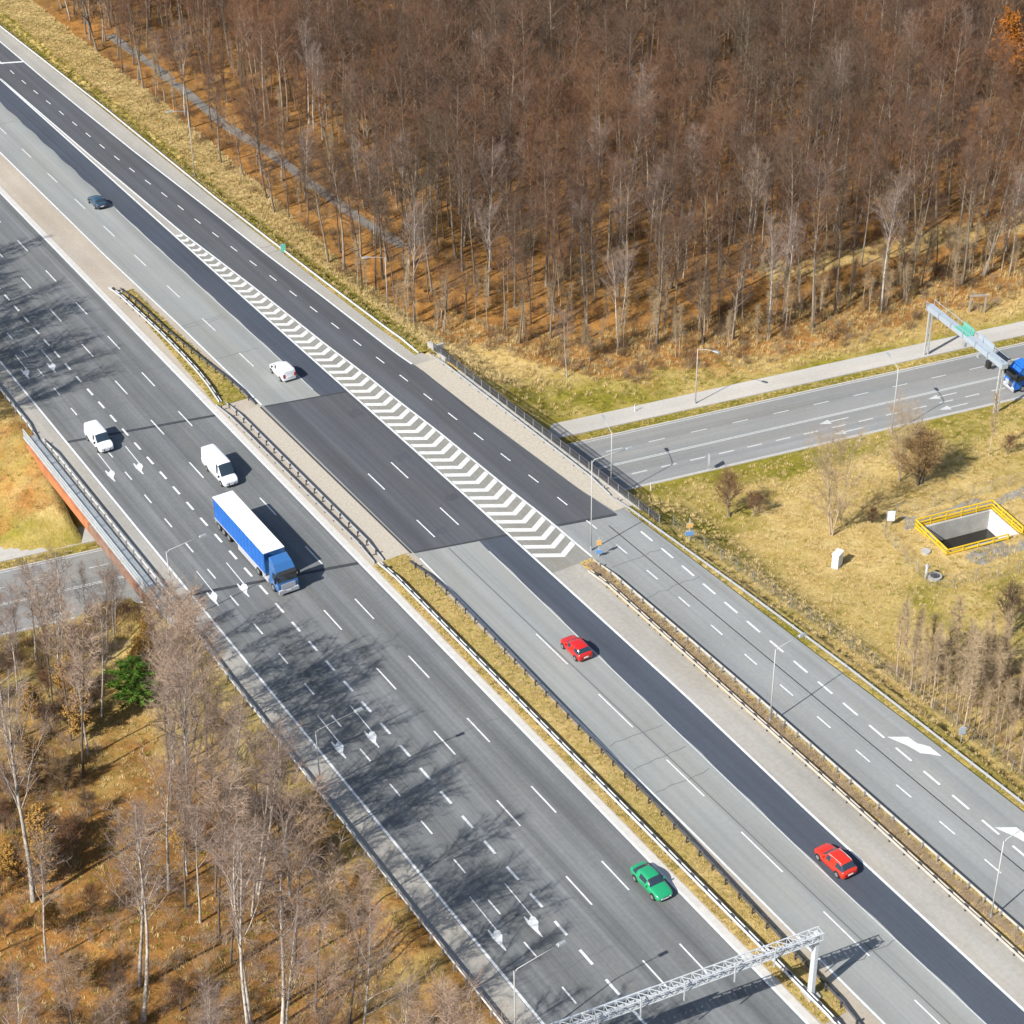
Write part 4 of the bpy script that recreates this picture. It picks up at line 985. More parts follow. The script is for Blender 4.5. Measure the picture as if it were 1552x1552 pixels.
# ------------------------------------------------------------------ trees
def tree_mesh(seed, h, r0, crown_from, spread, nl, ns, nt, twig_r, tm, cm, up=.75, stems=1, lean=.02, droop=0.0, tw_len=1.1, limb_to=.97, leaves=None, leaf_n=0, prof=None):
    q = random.Random(seed); T, Cn, LF = MB(), MB(), MB()
    for st in range(stems):
        a0 = q.random() * 6.28; off = Vector((math.cos(a0), math.sin(a0), 0)) * (.0 if stems == 1 else r0 * 1.3)
        hh = h * (1 - .12 * st * q.random())
        lx, ly = q.gauss(0, lean), q.gauss(0, lean)
        if stems > 1: lx += math.cos(a0) * .09; ly += math.sin(a0) * .09
        path = []; ph = q.random() * 6
        nseg = 9
        for i in range(nseg + 1):
            t = i / nseg; z = hh * t
            path.append(off + Vector((lx * z + .012 * h * math.sin(ph + t * 5), ly * z + .012 * h * math.cos(ph * 1.7 + t * 4), z - .25 * (i == 0))))
        rr = [r0 * (1.25 if i == 0 else 1) * max(.06, (1 - (i / nseg)) ** .8) / (1 if stems == 1 else 1.25) for i in range(nseg + 1)]
        T.tube(path, rr, 7, False)
        def at(t):
            x = t * nseg; i = min(nseg - 1, int(x)); return path[i].lerp(path[i + 1], x - i)
        n_l = max(4, nl // stems)
        for k in range(n_l):
            t = crown_from + (limb_to - crown_from) * ((k + q.random()) / n_l)
            p = at(t); az = k * 2.4 + q.gauss(0, .4); rel = (t - crown_from) / (1 - crown_from)
            Lb = spread * (prof(rel) if prof else 1.05 - .75 * rel) * q.uniform(.7, 1.15); el = up * q.uniform(.75, 1.2)
            d = Vector((math.cos(az) * math.cos(el), math.sin(az) * math.cos(el), math.sin(el)))
            rb = max(.018, r0 * .42 * (1 - t) ** .7); pts = [p]; dd = d.copy(); sgn = q.uniform(.02, .14)
            for i in range(3):
                dd = (dd + Vector((q.gauss(0, .10), q.gauss(0, .10), sgn - droop * i * .5))).normalized(); pts.append(pts[-1] + dd * Lb / 3)
            T.tube(pts, [rb, rb * .72, rb * .48, rb * .2], 4, False)
            for s_ in range(ns):
                ts = .25 + .75 * (s_ + q.random() * .8) / ns; x = ts * 3; i = min(2, int(x)); b = pts[i].lerp(pts[i + 1], x - i)
                ax = (pts[i + 1] - pts[i]).normalized()
                sd = (ax * .75 + Vector((q.gauss(0, .55), q.gauss(0, .55), q.gauss(.2, .4)))).normalized()
                Ls = Lb * .42 * q.uniform(.6, 1.2); m_ = b + sd * Ls * .5 + Vector((0, 0, .04)); e = b + sd * Ls + Vector((0, 0, -droop * Ls))
                Cn.tube([b, m_, e], [rb * .32 + .006, rb * .2 + .005, .006], 3, False)
                for w in range(nt):
                    tt = q.uniform(.1, 1); b2 = b.lerp(e, tt)
                    td = (sd * .6 + Vector((q.gauss(0, .6), q.gauss(0, .6), q.gauss(.15 - droop * 2.0, .45)))).normalized()
                    e2 = b2 + td * tw_len * q.uniform(.5, 1.2)
                    Cn.spike(b2, e2, twig_r * q.uniform(.7, 1.2))
                    if leaves:
                        for _ in range(leaf_n):
                            c = b2.lerp(e2, q.random()) + Vector((q.gauss(0, .1), q.gauss(0, .1), q.gauss(0, .1))); a = Vector((q.gauss(0, 1), q.gauss(0, 1), q.gauss(0, 1))).normalized() * .11; bb = a.orthogonal().normalized() * .08
                            LF.add([c - a, c + bb, c + a, c - bb], [(0, 1, 2, 3)])
        # leader twigs
        for w in range(14):
            b2 = at(q.uniform(.8, 1)); Cn.spike(b2, b2 + Vector((q.gauss(0, .5), q.gauss(0, .5), q.uniform(.4, 1.3))), twig_r)
    return T, Cn, LF

class Kind:
    """trunk and crown meshes of one variant, shared by all its trees"""
    def __init__(s, T, Cn, LF, tm, cm, lm=None):
        s.t = T.build('trunk', tm, smooth=True, link=False).data
        s.c = Cn.build('crown', cm, link=False).data
        s.l = LF.build('leaves', lm, link=False).data if lm and LF.v else None
        s.src = (T, Cn, LF, tm, cm, lm)
    def merged(s, name):
        T, Cn, LF, tm, cm, lm = s.src; mb = MB(); mb.mi = 0; mb.add(T.v, T.f); mb.mi = 1; mb.add(Cn.v, Cn.f)
        ms = [tm, cm]
        if s.l: mb.mi = 2; mb.add(LF.v, LF.f); ms.append(lm)
        return mb.build(name, ms, link=False)
    def plant(s, name, u, v, rz, sc, label, cat, group=None, z=None, tilt=None):
        o = empty(name, (u, v, (terr(u, v) if z is None else z) - .05), rz, sc); tag(o, label, cat, group)
        if tilt: o.rotation_euler = (Matrix.Rotation(math.hypot(*tilt), 3, Vector((tilt[0], tilt[1], 0))) @ Matrix.Rotation(rz, 3, 'Z')).to_euler()
        for nm, me in (('trunk', s.t), ('crown', s.c), ('leaves', s.l)):
            if me:
                c = bpy.data.objects.new(nm, me); COL.objects.link(c); c.parent = o
        return o
def mk(seed, *a, lm=None, **k):
    tm, cm = k.pop('tm'), k.pop('cm')
    T, Cn, LF = tree_mesh(seed, *a, tm=tm, cm=cm, **k); return Kind(T, Cn, LF, tm, cm, lm)
BG, BD, BB, BT = M['bark_grey'], M['bark_dark'], M['bark_birch'], M['bark_tan']
TB, TW, TT = M['twig_brown'], M['twig_birch'], M['twig_tan']
wood = []      # kinds of the big wood, with how they look
rnd_p = lambda rel: .5 + .75 * math.sin(PI * min(1, .12 + rel * .78))           # rounded crown
vase = lambda rel: 1.0 - .5 * rel                                                # branches fanning upwards
for i in range(5): wood.append((mk(100 + i, 17.0 + i * .6, .19, .40 + .03 * (i % 3), 3.4, 22, 8, 8, .0125, tm=BG, cm=TB, up=.85, prof=rnd_p, limb_to=.93, lean=.03), 'tall grey barked bare tree', 'tall'))
for i in range(3): wood.append((mk(120 + i, 15.5 + i, .13, .46, 2.7, 20, 7, 8, .0125, tm=BD, cm=TB, up=.9, prof=rnd_p, limb_to=.93, lean=.035), 'slender dark bare tree', 'slender'))
for i in range(3): wood.append((mk(140 + i, 17.0, .14, .42, 4.6, 15, 8, 9, .012, tm=BB, cm=TW, up=1.12, prof=vase, limb_to=.82, lean=.03), 'pale white barked bare birch', 'birch'))
for i in range(2): wood.append((mk(160 + i, 14.5, .19, .30, 4.2, 24, 8, 8, .0125, tm=BG, cm=TB, up=.75, stems=2, prof=rnd_p, limb_to=.93), 'broad forked bare tree', 'forked'))
birch = [mk(200, 19, .16, .34, 5.2, 16, 8, 10, .012, tm=BB, cm=TW, up=1.15, prof=vase, limb_to=.85), mk(201, 21, .19, .36, 5.8, 17, 8, 10, .012, tm=BB, cm=TW, up=1.12, prof=vase, limb_to=.85), mk(202, 17, .13, .40, 4.4, 15, 8, 10, .012, tm=BB, cm=TW, up=1.15, prof=vase, limb_to=.83), mk(203, 18, .16, .40, 4.8, 20, 8, 9, .012, tm=BB, cm=TW, up=1.15, stems=2, prof=vase, limb_to=.85), mk(204, 20, .17, .48, 5.0, 14, 8, 10, .012, tm=BB, cm=TW, up=1.05, lean=.05, prof=vase, limb_to=.85)]
dark = [mk(220 + i, 16 + i, .12, .42, 2.9, 20, 7, 9, .016, tm=BD, cm=M['twig_left'], up=.95, lean=.03, prof=rnd_p, limb_to=.93) for i in range(3)]
sap = [mk(240 + i, 6.6 + i * .5, .06, .3, .8, 20, 4, 5, .013, tm=BT, cm=TT, up=1.15, tw_len=.7) for i in range(3)]
shrubA = mk(260, 4.8, .09, .06, 2.8, 40, 8, 9, .014, tm=BD, cm=M['brush'], up=.75, stems=5, tw_len=.8)
shrubB = mk(261, 4.8, .07, .12, 2.6, 30, 7, 8, .010, tm=BG, cm=TB, up=.8, stems=4, tw_len=.8)
poplar = mk(262, 12.0, .10, .10, 3.4, 48, 7, 10, .010, tm=BT, cm=TT, up=.9, stems=3, prof=rnd_p)
golden = mk(263, 6.0, .08, .06, 2.5, 36, 6, 6, .012, lm=M['leaf_gold'], tm=BT, cm=TT, up=.9, leaves=True, leaf_n=4, tw_len=.7, stems=3)
orange = mk(264, 11.5, .2, .28, 3.4, 30, 6, 6, .014, lm=M['leaf_orange'], tm=BD, cm=TB, up=.8, leaves=True, leaf_n=6)

def conifer(seed, h):
    q = random.Random(seed); T, Cn = MB(), MB(); T.tube([(0, 0, -.2), (.05, 0, h * .5), (0, 0, h)], [.16, .10, .02], 6)
    for k in range(46):
        t = .12 + .86 * k / 46; z = h * t; Lb = 2.9 * math.sqrt(max(.02, 1 - (2 * t - .85) ** 2 / 1.35)) * q.uniform(.8, 1.1); az = k * 2.4
        d = Vector((math.cos(az), math.sin(az), .12)); e = Vector((0, 0, z)) + d * Lb * q.uniform(.75, 1.1)
        T.tube([(0, 0, z), e], [.03, .008], 3, False)
        for w in range(60):
            b = Vector((0, 0, z)).lerp(e, q.uniform(.15, 1)); td = (d * .7 + Vector((q.gauss(0, .6), q.gauss(0, .6), q.gauss(0, .35)))).normalized()
            Cn.spike(b, b + td * q.uniform(.35, .75), .075)
    return Kind(T, Cn, MB(), BD, M['needle'])
con = conifer(3, 5.4)

# the birch wood on the near left
taken = []
def free(u, v, d):
    for a, b in taken:
        if (a - u) ** 2 + (b - v) ** 2 < d * d: return False
    taken.append((u, v)); return True
hero = [  # u, s, kind, height, label
 (-37.9, -34.5, 1, 27, 'tallest white birch near the left edge of the photo, leaning slightly left'),
 (-34.6, -53.2, 4, 24, 'white birch leaning left with a long bare lower trunk, lower left wood'),
 (-33.2, -49.6, 0, 21, 'upright birch with a narrow feathery crown just right of the leaning one'),
 (-27.3, -58.6, 3, 24, 'twin stemmed white birch nearest the bottom edge'),
 (-25.2, -59.8, 2, 23, 'straight white birch right of the twin stemmed one'),
 (-22.2, -34.5, 1, 23, 'slim pale birch whose crown reaches the left guardrail beside the lorry shadow'),
 (-18.2, -3.1, 2, 12.5, 'small pale birch with fanned branches beside the bridge corner'),
 (-32.3, -11.6, 0, 20, 'pale birch by the left edge below the side road'),
 (-26.2, -45.4, 2, 15, 'short thin birch in the middle of the lower left wood'),
]
for u, s, k, h, lab in hero:
    base = (19, 21, 17, 18, 20)[k]; taken.append((u, s))
    birch[k].plant('birch_tree', u, s, rnd.random() * 6.28, h / base, lab, 'birch', 'birches of the lower left wood', tilt=(.052, .086))
wl = {0: 'white bare birch in the strip nearest the left guardrail, its shadow on the road', 1: 'slender dark bare tree in the strip nearest the left guardrail, its shadow on the road',
      2: 'white bare birch deeper inside the lower left wood', 3: 'slender dark bare tree deeper inside the lower left wood',
      4: 'white bare birch beyond the side road on the left of the motorway', 5: 'slender dark bare tree beyond the side road on the left of the motorway'}
def conview(u, s):      # a gap in the wood on the near side of the conifer
    du, ds = -18.6 - u, -12.7 - s; al = du * .42 + ds * .91; lat = abs(du * .91 - ds * .42)
    return -4 < al < 27 and lat < 3.4 + .02 * al
def leftwood(u, s, white, sc=None):
    edge_ = u > -28; beyond = s > 36
    i = (4 if beyond else 0 if edge_ else 2) + (0 if white else 1)
    k = rnd.choice(birch) if white else rnd.choice(dark)
    lq = .10 + rnd.gauss(0, .035)      # they lean a little towards the light over the road
    k.plant('birch_tree' if white else 'bare_tree', u, s, rnd.random() * 6.28, sc or rnd.uniform(.8, 1.15), wl[i], 'birch' if white else 'tree', wl[i].replace('birch', 'birches').replace('tree ', 'trees '), tilt=(.515 * lq, .857 * lq))
n = 0
for _ in range(4000):      # edge rows that throw the shadows on the road
    if n >= 36: break
    s = rnd.uniform(-48, -10) if n < 21 else rnd.uniform(-100, -48); u = rnd.uniform(-27, lerp(s, [(-100, -21), (-60, -19), (-45, -17.5), (-35, -18.5), (-5, -17.5)]))
    if conview(u, s): continue
    if not free(u, s, 2.5): continue
    leftwood(u, s, rnd.random() < .35, rnd.uniform(.85, 1.2) if s < -22 else rnd.uniform(.75, 1.0)); n += 1
n = 0
for _ in range(4000):
    if n >= 22: break
    u, s = rnd.uniform(-60, -28), rnd.uniform(-92, -4)
    if not free(u, s, 4.4): continue
    v, t = vt(u, s)
    if v > 3 or conview(u, s): continue
    leftwood(u, s, rnd.random() < .45, rnd.uniform(.6, 1.05)); n += 1
n = 0
for _ in range(4000):
    if n >= 52: break
    u, s = rnd.uniform(-34, -14.0), rnd.uniform(47, 92)
    if not free(u, s, 3.2): continue
    leftwood(u, s, rnd.random() < .3, rnd.uniform(.9, 1.25)); n += 1
for u, s, sc in ((-15.0, -7.5, .55), (-14.3, -10.8, .68), (-13.9, -14.2, .68), (-17.5, -17.5, .98), (-17.0, -21.5, 1.0), (-18.4, -24.8, 1.1), (-27.2, -20.5, 1.1), (-17.2, -26.5, 1.0)):
    taken.append((u, s)); rnd.choice(dark).plant('bare_tree', u, s, rnd.random() * 6, sc, 'brown bare tree near the left guardrail by the bridge end', 'tree', 'brown bare trees by the guardrail at the bridge end', tilt=(.05, .08))
for u, s, sc in ((-19.5, -83.5, 1.1), (-21, -79, 1.05), (-18.8, -88, 1.1), (-24, -86, 1.2)):
    taken.append((u, s)); rnd.choice(dark).plant('bare_tree', u, s, rnd.random() * 6, sc, 'bare tree by the left guardrail at the bottom edge near the gantry', 'tree', 'bare trees at the bottom edge near the gantry', tilt=(.05, .08))
con.plant('conifer', -18.6, -12.7, .4, 1.0, 'small green conifer among the bare birches', 'conifer')
for u, s, sc, lab in ((-21.2, -2.6, .85, 'golden leaved bush left of the green conifer'), (-14.6, -6.5, .8, 'golden leaved bush between the conifer and the guardrail'), (-25.5, -14.5, .9, 'golden leaved bush below left of the green conifer'), (-28.5, -9, .7, 'ochre bush near the left edge beside the birches')):
    golden.plant('golden_bush', u, s, rnd.random() * 6, sc, lab, 'bush', 'golden bushes'); taken.append((u, s))

# field trees and shrubs
shrubA.plant('shrub', 80.8, -20.5, .3, 1.6, 'large dark round bare shrub in the field beyond the yellow railing', 'shrub')
shrubB.plant('shrub', 57.0, -13.3, 1.2, 1.3, 'bare shrub on the embankment grass between bridge and side road', 'shrub')
shrubB.plant('shrub', 59.6, -15.0, 2.2, .7, 'low bare shrub right of the larger one on the embankment grass', 'shrub')
poplar.plant('bare_tree', 64.2, -23.9, .3, 1.08, 'tall feathery pale bare tree beside the pit enclosure', 'tree')
poplar.plant('bare_tree', 79.4, -18.4, 2.3, .85, 'thin pale bare tree growing through the dark round shrub', 'tree')
sap[1].plant('sapling', 93.2, -19.8, .3, 1.25, 'thin lone sapling on the grass near the sign gantry', 'sapling')
shrubB.plant('shrub', 95.2, -20.8, 2.9, .6, 'small bare shrub beside the lone sapling near the sign gantry', 'shrub')
shrubA.plant('shrub', 70.0, -24.2, 2.0, .45, 'small green brown shrub behind the white notice board', 'shrub')
shrubB.plant('shrub', 66.9, -50.4, 1.0, 1.3, 'spreading bare shrub in the field above the sapling thicket', 'shrub')
for i, (u, s, sc) in enumerate(((-18.5, 3.2, .55), (-22, .5, .7), (-26, 4.0, .62), (-30, 1.5, .7), (-33.5, 5.5, .6), (-24, -4, .72), (-36, -3, .75), (-28.5, -3.5, .7), (-15.8, 1.2, .5), (-39, 3.0, .65), (-20.5, 6.5, .5), (-34, 1.0, .7), (-27.5, 6.2, .6), (-31, 6.6, .55), (-37, 6.0, .6), (-41, 4.5, .7), (-24.5, 2.2, .65), (-44, 1, .7), (-36.5, 2.6, .6), (-16.8, -2.0, .62), (-41.5, -1.5, .75), (-47, 5.5, .6), (-22.5, 4.9, .45), (-29.3, 4.2, .5))):
    taken.append((u, s)); birch[i % 5].plant('birch_tree', u, s, i * 1.3, sc, 'pale fanned birch on the slope between the side road and the left wood', 'birch', 'pale birches on the slope below the side road', tilt=(.05, .08))
n = 0
for _ in range(3000):
    if n >= 165: break
    s = rnd.uniform(-84, -50); u = rnd.uniform(49.4, 50 + 19 * min(1, (-46 - s) / 14))
    if not free(u, s, 1.0): continue
    rnd.choice(sap).plant('sapling', u, s, rnd.random() * 6, rnd.uniform(.8, 1.4), 'tan bare sapling in the thicket behind the lower ramp fence', 'sapling', 'saplings in the thicket behind the lower ramp fence'); n += 1

# the big wood
hero2 = [(59.06, 26.0, 'birch', 11.5, 'forked pale birch standing alone on the grass nearest the bridge'), (88.8, 19.7, 'birch', 20.5, 'tall pale birch with a white lower trunk at the forest edge by the side road'), (107.5, 17.7, 'birch', 21, 'pale tall birch at the forest edge behind the sign gantry'),
         (122.3, 17.3, 'tall', 20, 'leaning pale grey tree at the forest edge by the right border'), (79.3, 43.7, 'birch', 15, 'white stemmed birch in the middle of the forest front'), (78.2, 27.2, 'tall', 17.5, 'grey bare tree at the grassy forest edge above the pavement lamp')]
looks = {}
for k, lab, lk in wood: looks.setdefault(lk, []).append((k, lab))
for u, s, lk, h, lab in hero2:
    k = rnd.choice(looks[lk])[0]; taken.append((u, s))
    k.plant('birch_tree' if lk == 'birch' else 'bare_tree', u, s, rnd.random() * 6, h / 18, lab, 'birch' if lk == 'birch' else 'tree')
orange.plant('orange_tree', 172.6, 62.5, 1.0, 1.25, 'tree with orange dead leaves deep in the wood, upper right corner', 'tree')
taken.append((172.6, 62.5))
CAM = Vector((-64.85, -165.07, 122.1))
cand = []
for _ in range(60000):
    u, s = rnd.uniform(40, 285), rnd.uniform(0, 290)
    if not in_east_wood(u, s): continue
    # beyond the view
    if s > 250 - (u - 40) * .6: continue
    if u > 98 and 46.5 < vt(u, s)[0] < 52.5 and rnd.random() < .85: continue
    if 40 < u < 60 and 40 < s < 178:
        pu = lerp(s, [(40, 57), (66, 57), (80, 55.3), (107, 54.8), (124, 53.3), (158, 53.6), (178, 52.8)])
        if abs(u - pu) < 2.3: continue
    v, t = vt(u, s); near = v - forest_v(u)
    d = 3.0 if near > 12 else 4.2
    if 53 < u < 62 + 2 * math.sin(s * .2) and 84 < s < 166 and rnd.random() < .94: continue
    if u < 53.5 and 72 < s < 172 and rnd.random() < .88: continue
    du, ds = 172.6 - u, 62.5 - s; al = du * .72 + ds * .69; lat = abs(du * .69 - ds * .72)      # clearing on the near side of the orange tree
    if -3 < al < 17 and lat < 4: continue
    if not free(u, s, d): continue
    cand.append((u, s))
    if len(cand) > 2800: break
cand.sort(key=lambda p: (Vector((p[0], p[1], 0)) - CAM).length)
def place_txt(u, s):
    v, t = vt(u, s); near = v - forest_v(u)
    if s > 60 and u < 53: return 'between the golden bank and the wood path'
    if u < 75 and s > 45: return 'in the wood right of the wood path'
    if near < 9: return 'at the forest edge above the side road' if u < 98 else 'at the forest edge behind the sign gantry'
    return 'inside the wood above the side road'
NI = 215
for i, (u, s) in enumerate(cand[:NI]):
    x = rnd.random(); lk = 'tall' if x < .44 else 'slender' if x < .68 else 'birch' if x < .80 else 'forked'
    k, lab = rnd.choice(looks[lk]); pl = place_txt(u, s)
    k.plant('birch_tree' if lk == 'birch' else 'bare_tree', u, s, rnd.random() * 6.28, rnd.uniform(.6, 1.12), lab + ' ' + pl, 'birch' if lk == 'birch' else 'tree', lab.replace('tree', 'trees').replace('birch', 'birches') + ' ' + pl, tilt=(rnd.gauss(0, .04), rnd.gauss(0, .04)))

# ------------------------------------------------------------------ scattered masses (geometry nodes on one object each)
def scatter(name, pts, sources, label, cat):
    """pts: (x, y, z, rz, scale, index)"""
    col = bpy.data.collections.new(name + '_sources')
    for i, o in enumerate(sources):
        o.name = '%s_kind_%02d' % (name, i); col.objects.link(o)
    me = bpy.data.meshes.new(name); me.from_pydata([p[:3] for p in pts], [], [])
    a = me.attributes.new('turn', 'FLOAT_VECTOR', 'POINT'); a.data.foreach_set('vector', [c for p in pts for c in (rnd.gauss(0, .045), rnd.gauss(0, .045), p[3])])
    a = me.attributes.new('size', 'FLOAT', 'POINT'); a.data.foreach_set('value', [p[4] for p in pts])
    a = me.attributes.new('pick', 'INT', 'POINT'); a.data.foreach_set('value', [p[5] for p in pts])
    o = bpy.data.objects.new(name, me); COL.objects.link(o)
    ng = bpy.data.node_groups.new(name, 'GeometryNodeTree')
    ng.interface.new_socket('Geometry', in_out='INPUT', socket_type='NodeSocketGeometry'); ng.interface.new_socket('Geometry', in_out='OUTPUT', socket_type='NodeSocketGeometry')
    N = ng.nodes.new; L = ng.links.new
    gi, go, ip, ci = N('NodeGroupInput'), N('NodeGroupOutput'), N('GeometryNodeInstanceOnPoints'), N('GeometryNodeCollectionInfo')
    ci.inputs['Collection'].default_value = col; ci.inputs['Separate Children'].default_value = True; ci.inputs['Reset Children'].default_value = True
    def attr(n, t):
        k = N('GeometryNodeInputNamedAttribute'); k.data_type = t; k.inputs['Name'].default_value = n; return k.outputs['Attribute']
    L(gi.outputs[0], ip.inputs['Points']); L(ci.outputs[0], ip.inputs['Instance']); ip.inputs['Pick Instance'].default_value = True
    L(attr('pick', 'INT'), ip.inputs['Instance Index']); L(attr('turn', 'FLOAT_VECTOR'), ip.inputs['Rotation']); L(attr('size', 'FLOAT'), ip.inputs['Scale'])
    L(ip.outputs[0], go.inputs[0])
    md = o.modifiers.new('scatter', 'NODES'); md.node_group = ng
    return tag(o, label, cat, kind='stuff')
lks = [lk for _, _, lk in wood]
def pickwood():
    x = rnd.random(); lk = 'tall' if x < .48 else 'slender' if x < .74 else 'birch' if x < .80 else 'forked'
    return rnd.choice([i for i, q in enumerate(lks) if q == lk])
scatter('far_wood', [(u, s, terr(u, s) - .05, rnd.random() * 6.28, rnd.uniform(.62, 1.12), pickwood()) for u, s in cand[NI:]], [k.merged('w') for k, _, _ in wood], 'brown bare wood filling the background behind the front trees', 'wood')

def tuft(seed, n, h, w, m, sp):
    q = random.Random(seed); mb = MB()
    for i in range(n):
        a = q.random() * 6.28; r_ = sp * math.sqrt(q.random()); b = Vector((math.cos(a) * r_, math.sin(a) * r_, -.03)); a2 = a + q.gauss(0, .9); l = q.uniform(.25, .9) * h
        e = b + Vector((math.cos(a2) * l * q.uniform(.3, 1.1), math.sin(a2) * l * q.uniform(.3, 1.1), h * q.uniform(.45, 1)))
        x = Vector((-math.sin(a2), math.cos(a2), 0)) * w
        md = b.lerp(e, .5) + Vector((0, 0, h * .12))
        mb.add([b - x, b + x, md + x * .7, md - x * .7, e], [(0, 1, 2, 3), (3, 2, 4)])
    return mb.build('tuft', m, link=False)
def brush(seed, n, h, r_, m, tr=.014):
    q = random.Random(seed); mb = MB()
    for i in range(n):
        a = q.random() * 6.28; b = Vector((q.gauss(0, r_ * .3), q.gauss(0, r_ * .3), -.05)); e = b + Vector((math.cos(a) * r_ * q.random(), math.sin(a) * r_ * q.random(), h * q.uniform(.5, 1.1))); mb.spike(b, e, tr)
        for _ in range(3):
            c = b.lerp(e, q.uniform(.3, .9)); mb.spike(c, c + Vector((q.gauss(0, .3), q.gauss(0, .3), q.uniform(.1, .4))) * h * .5, tr * .6)
    return mb.build('brush', m, link=False)
tufts = [tuft(1, 22, .42, .018, M['blade_gold'], .30), tuft(2, 22, .55, .018, M['blade_gold'], .34), tuft(3, 24, .30, .02, M['blade_gold'], .35), tuft(4, 26, .26, .022, M['blade_green'], .32), tuft(5, 20, .9, .016, M['blade_gold'], .28)]
pts = []
def put(u, s, sc, idx, z=None): pts.append((u, s, terr(u, s) if z is None else z, rnd.random() * 6.28, sc, idx))
for _ in range(26000):       # golden bank by the ramp
    s = rnd.uniform(33, 215); e = edge(s); u = e + .3 + 9 * rnd.random()
    if s > 40 and u > lerp(s, E_FOREST_SLOPE) + 2: continue
    put(u, s, rnd.uniform(.6, 1.2), 3 if u < e + 2.6 and rnd.random() < .75 else rnd.choice((0, 0, 1, 2, 2, 3)))
for _ in range(27000):       # field
    u, s = rnd.uniform(44, 128), rnd.uniform(-95, 6); v, t = vt(u, s)
    if v > 7.2 or u < edge(s) + .2: continue
    x, y = pit_loc(u, s)
    if abs(x) < PHX + .5 and abs(y) < PHY + .5: continue
    gz = zone(u, s)[1]
    put(u, s, rnd.uniform(.45, 1.0), 3 if rnd.random() < gz * .6 else rnd.choice((0, 2, 2, 1)))
for _ in range(16000):       # grass between side road and wood
    u, s = rnd.uniform(44, 140), rnd.uniform(0, 48); v, t = vt(u, s)
    if v < 27.2 or u < edge(s) + .3 or v > forest_v(u) + 6: continue
    put(u, s, rnd.uniform(.5, 1.1), 3 if (v < 33 and u < 80 and rnd.random() < .75) else rnd.choice((0, 1, 2, 4)))
for _ in range(9000):        # left of the bridge and verges
    u, s = rnd.uniform(-48, -11.2), rnd.uniform(-100, 70); v, t = vt(u, s)
    if 7 < v < 27.3: continue
    put(u, s, rnd.uniform(.5, 1.1), 3 if rnd.random() < .35 else rnd.choice((0, 1, 2)))
for _ in range(5200):        # side road verge
    t = rnd.uniform(-60, 170); u, s = cr(rnd.uniform(21.0, 22.6), t); put(u, s, rnd.uniform(.4, .8), rnd.choice((3, 3, 2)), -6.5)
# strips on the motorway
GL1 = lambda s: lerp(s, [(-84, 12.2), (-6, 12.3)])
def rg(f0, f1, s0, s1, n, kinds, z=.03, sc=(.45, .9)):
    for _ in range(n):
        s = rnd.uniform(s0, s1); u = rnd.uniform(f0(s), f1(s)); put(u, s, rnd.uniform(*sc), rnd.choice(kinds), z)
G1 = (lambda s: lerp(s, [(-86, 12.5), (-84, 12.25), (-6, 12.3)]), lambda s: lerp(s, [(-86, 14.6), (-82, 15.6), (-60, 16.0), (-30, 16.4), (-8, 16.5)]), -85, -6.4)
G2 = (lambda s: lerp(s, [(36, 12.3), (50, 13.0), (73, 14.2)]), lambda s: lerp(s, [(35.5, 16.5), (73, 15.9)]), 35.6, 73)
G3 = (lambda s: lerp(s, [(-120, 31.0), (-60, 31.6), (-18, 32.0)]), lambda s: lerp(s, [(-120, 33.5), (-20, 33.7)]), -120, -18.5)
G4 = (lambda s: re_(s) + .1, lambda s: lerp(s, [(-120, 46.4), (-60, 45.7), (-34, 44.5), (-12, 43.6)]), -120, -12)
G5 = (lambda s: lerp(s, [(33, 40.2), (57, 39.4), (95, 38.7), (140, 38.3), (210, 37.1)]), lambda s: edge(s) + .2, 34, 212)
for f0, f1, s0, s1, nm in (G1, G2, G3, G4, G5) and [(G1 + ('g',)), (G2 + ('g',)), (G3 + ('g',)), (G4 + ('g',)), (G5 + ('g',))]:
    pass
def turf(name, G, col, label, z=.03):
    n = 40; vs = []; f0, f1, s0, s1 = G
    for i in range(n + 1):
        s = s0 + (s1 - s0) * i / n; a, b = f0(s), f1(s)
        for k in range(4): vs.append((a + (b - a) * k / 3, s, z + (.05 if k in (1, 2) else 0)))
    o = MB().add(vs, [(4 * i + j, 4 * i + j + 1, 4 * i + j + 5, 4 * i + j + 4) for i in range(n) for j in range(3)]).build(name, M['ground'])
    a = o.data.color_attributes.new('zone', 'FLOAT_COLOR', 'POINT'); a.data.foreach_set('color', [c for v_ in o.data.vertices for c in col])
    return tag(o, label, 'grass strip', kind='structure')
turf('grass_strip', G1, (.22, .42, 0, 1), 'golden grass of the central reserve below the bridge')
turf('grass_strip', G2, (.0, .75, 0, 1), 'greenish grass tip of the central reserve beyond the bridge')
turf('grass_strip', G3, (.0, .1, .1, 1), 'dry brown grass strip between middle carriageway and lower ramp')
turf('grass_strip', G4, (.0, .85, 0, 1), 'green grass verge between lower ramp and guardrail', .012)
turf('grass_strip', G5, (.0, .75, .2, 1), 'thin grass verge along the upper ramp guardrail', .012)
rg(*G1, 5200, (0, 2, 2, 2, 3), .06, (.35, .7)); rg(*G2, 1500, (2, 3, 3, 0), .06, (.35, .7)); rg(*G3, 1500, (2, 0), .06, (.4, .8)); rg(*G4, 2600, (3, 3, 2), .05, (.3, .6)); rg(*G5, 2600, (3, 2, 2), .05, (.3, .6))
scatter('dry_grass', pts, tufts, 'tufts of dry golden and green grass on banks, verges and field', 'grass')
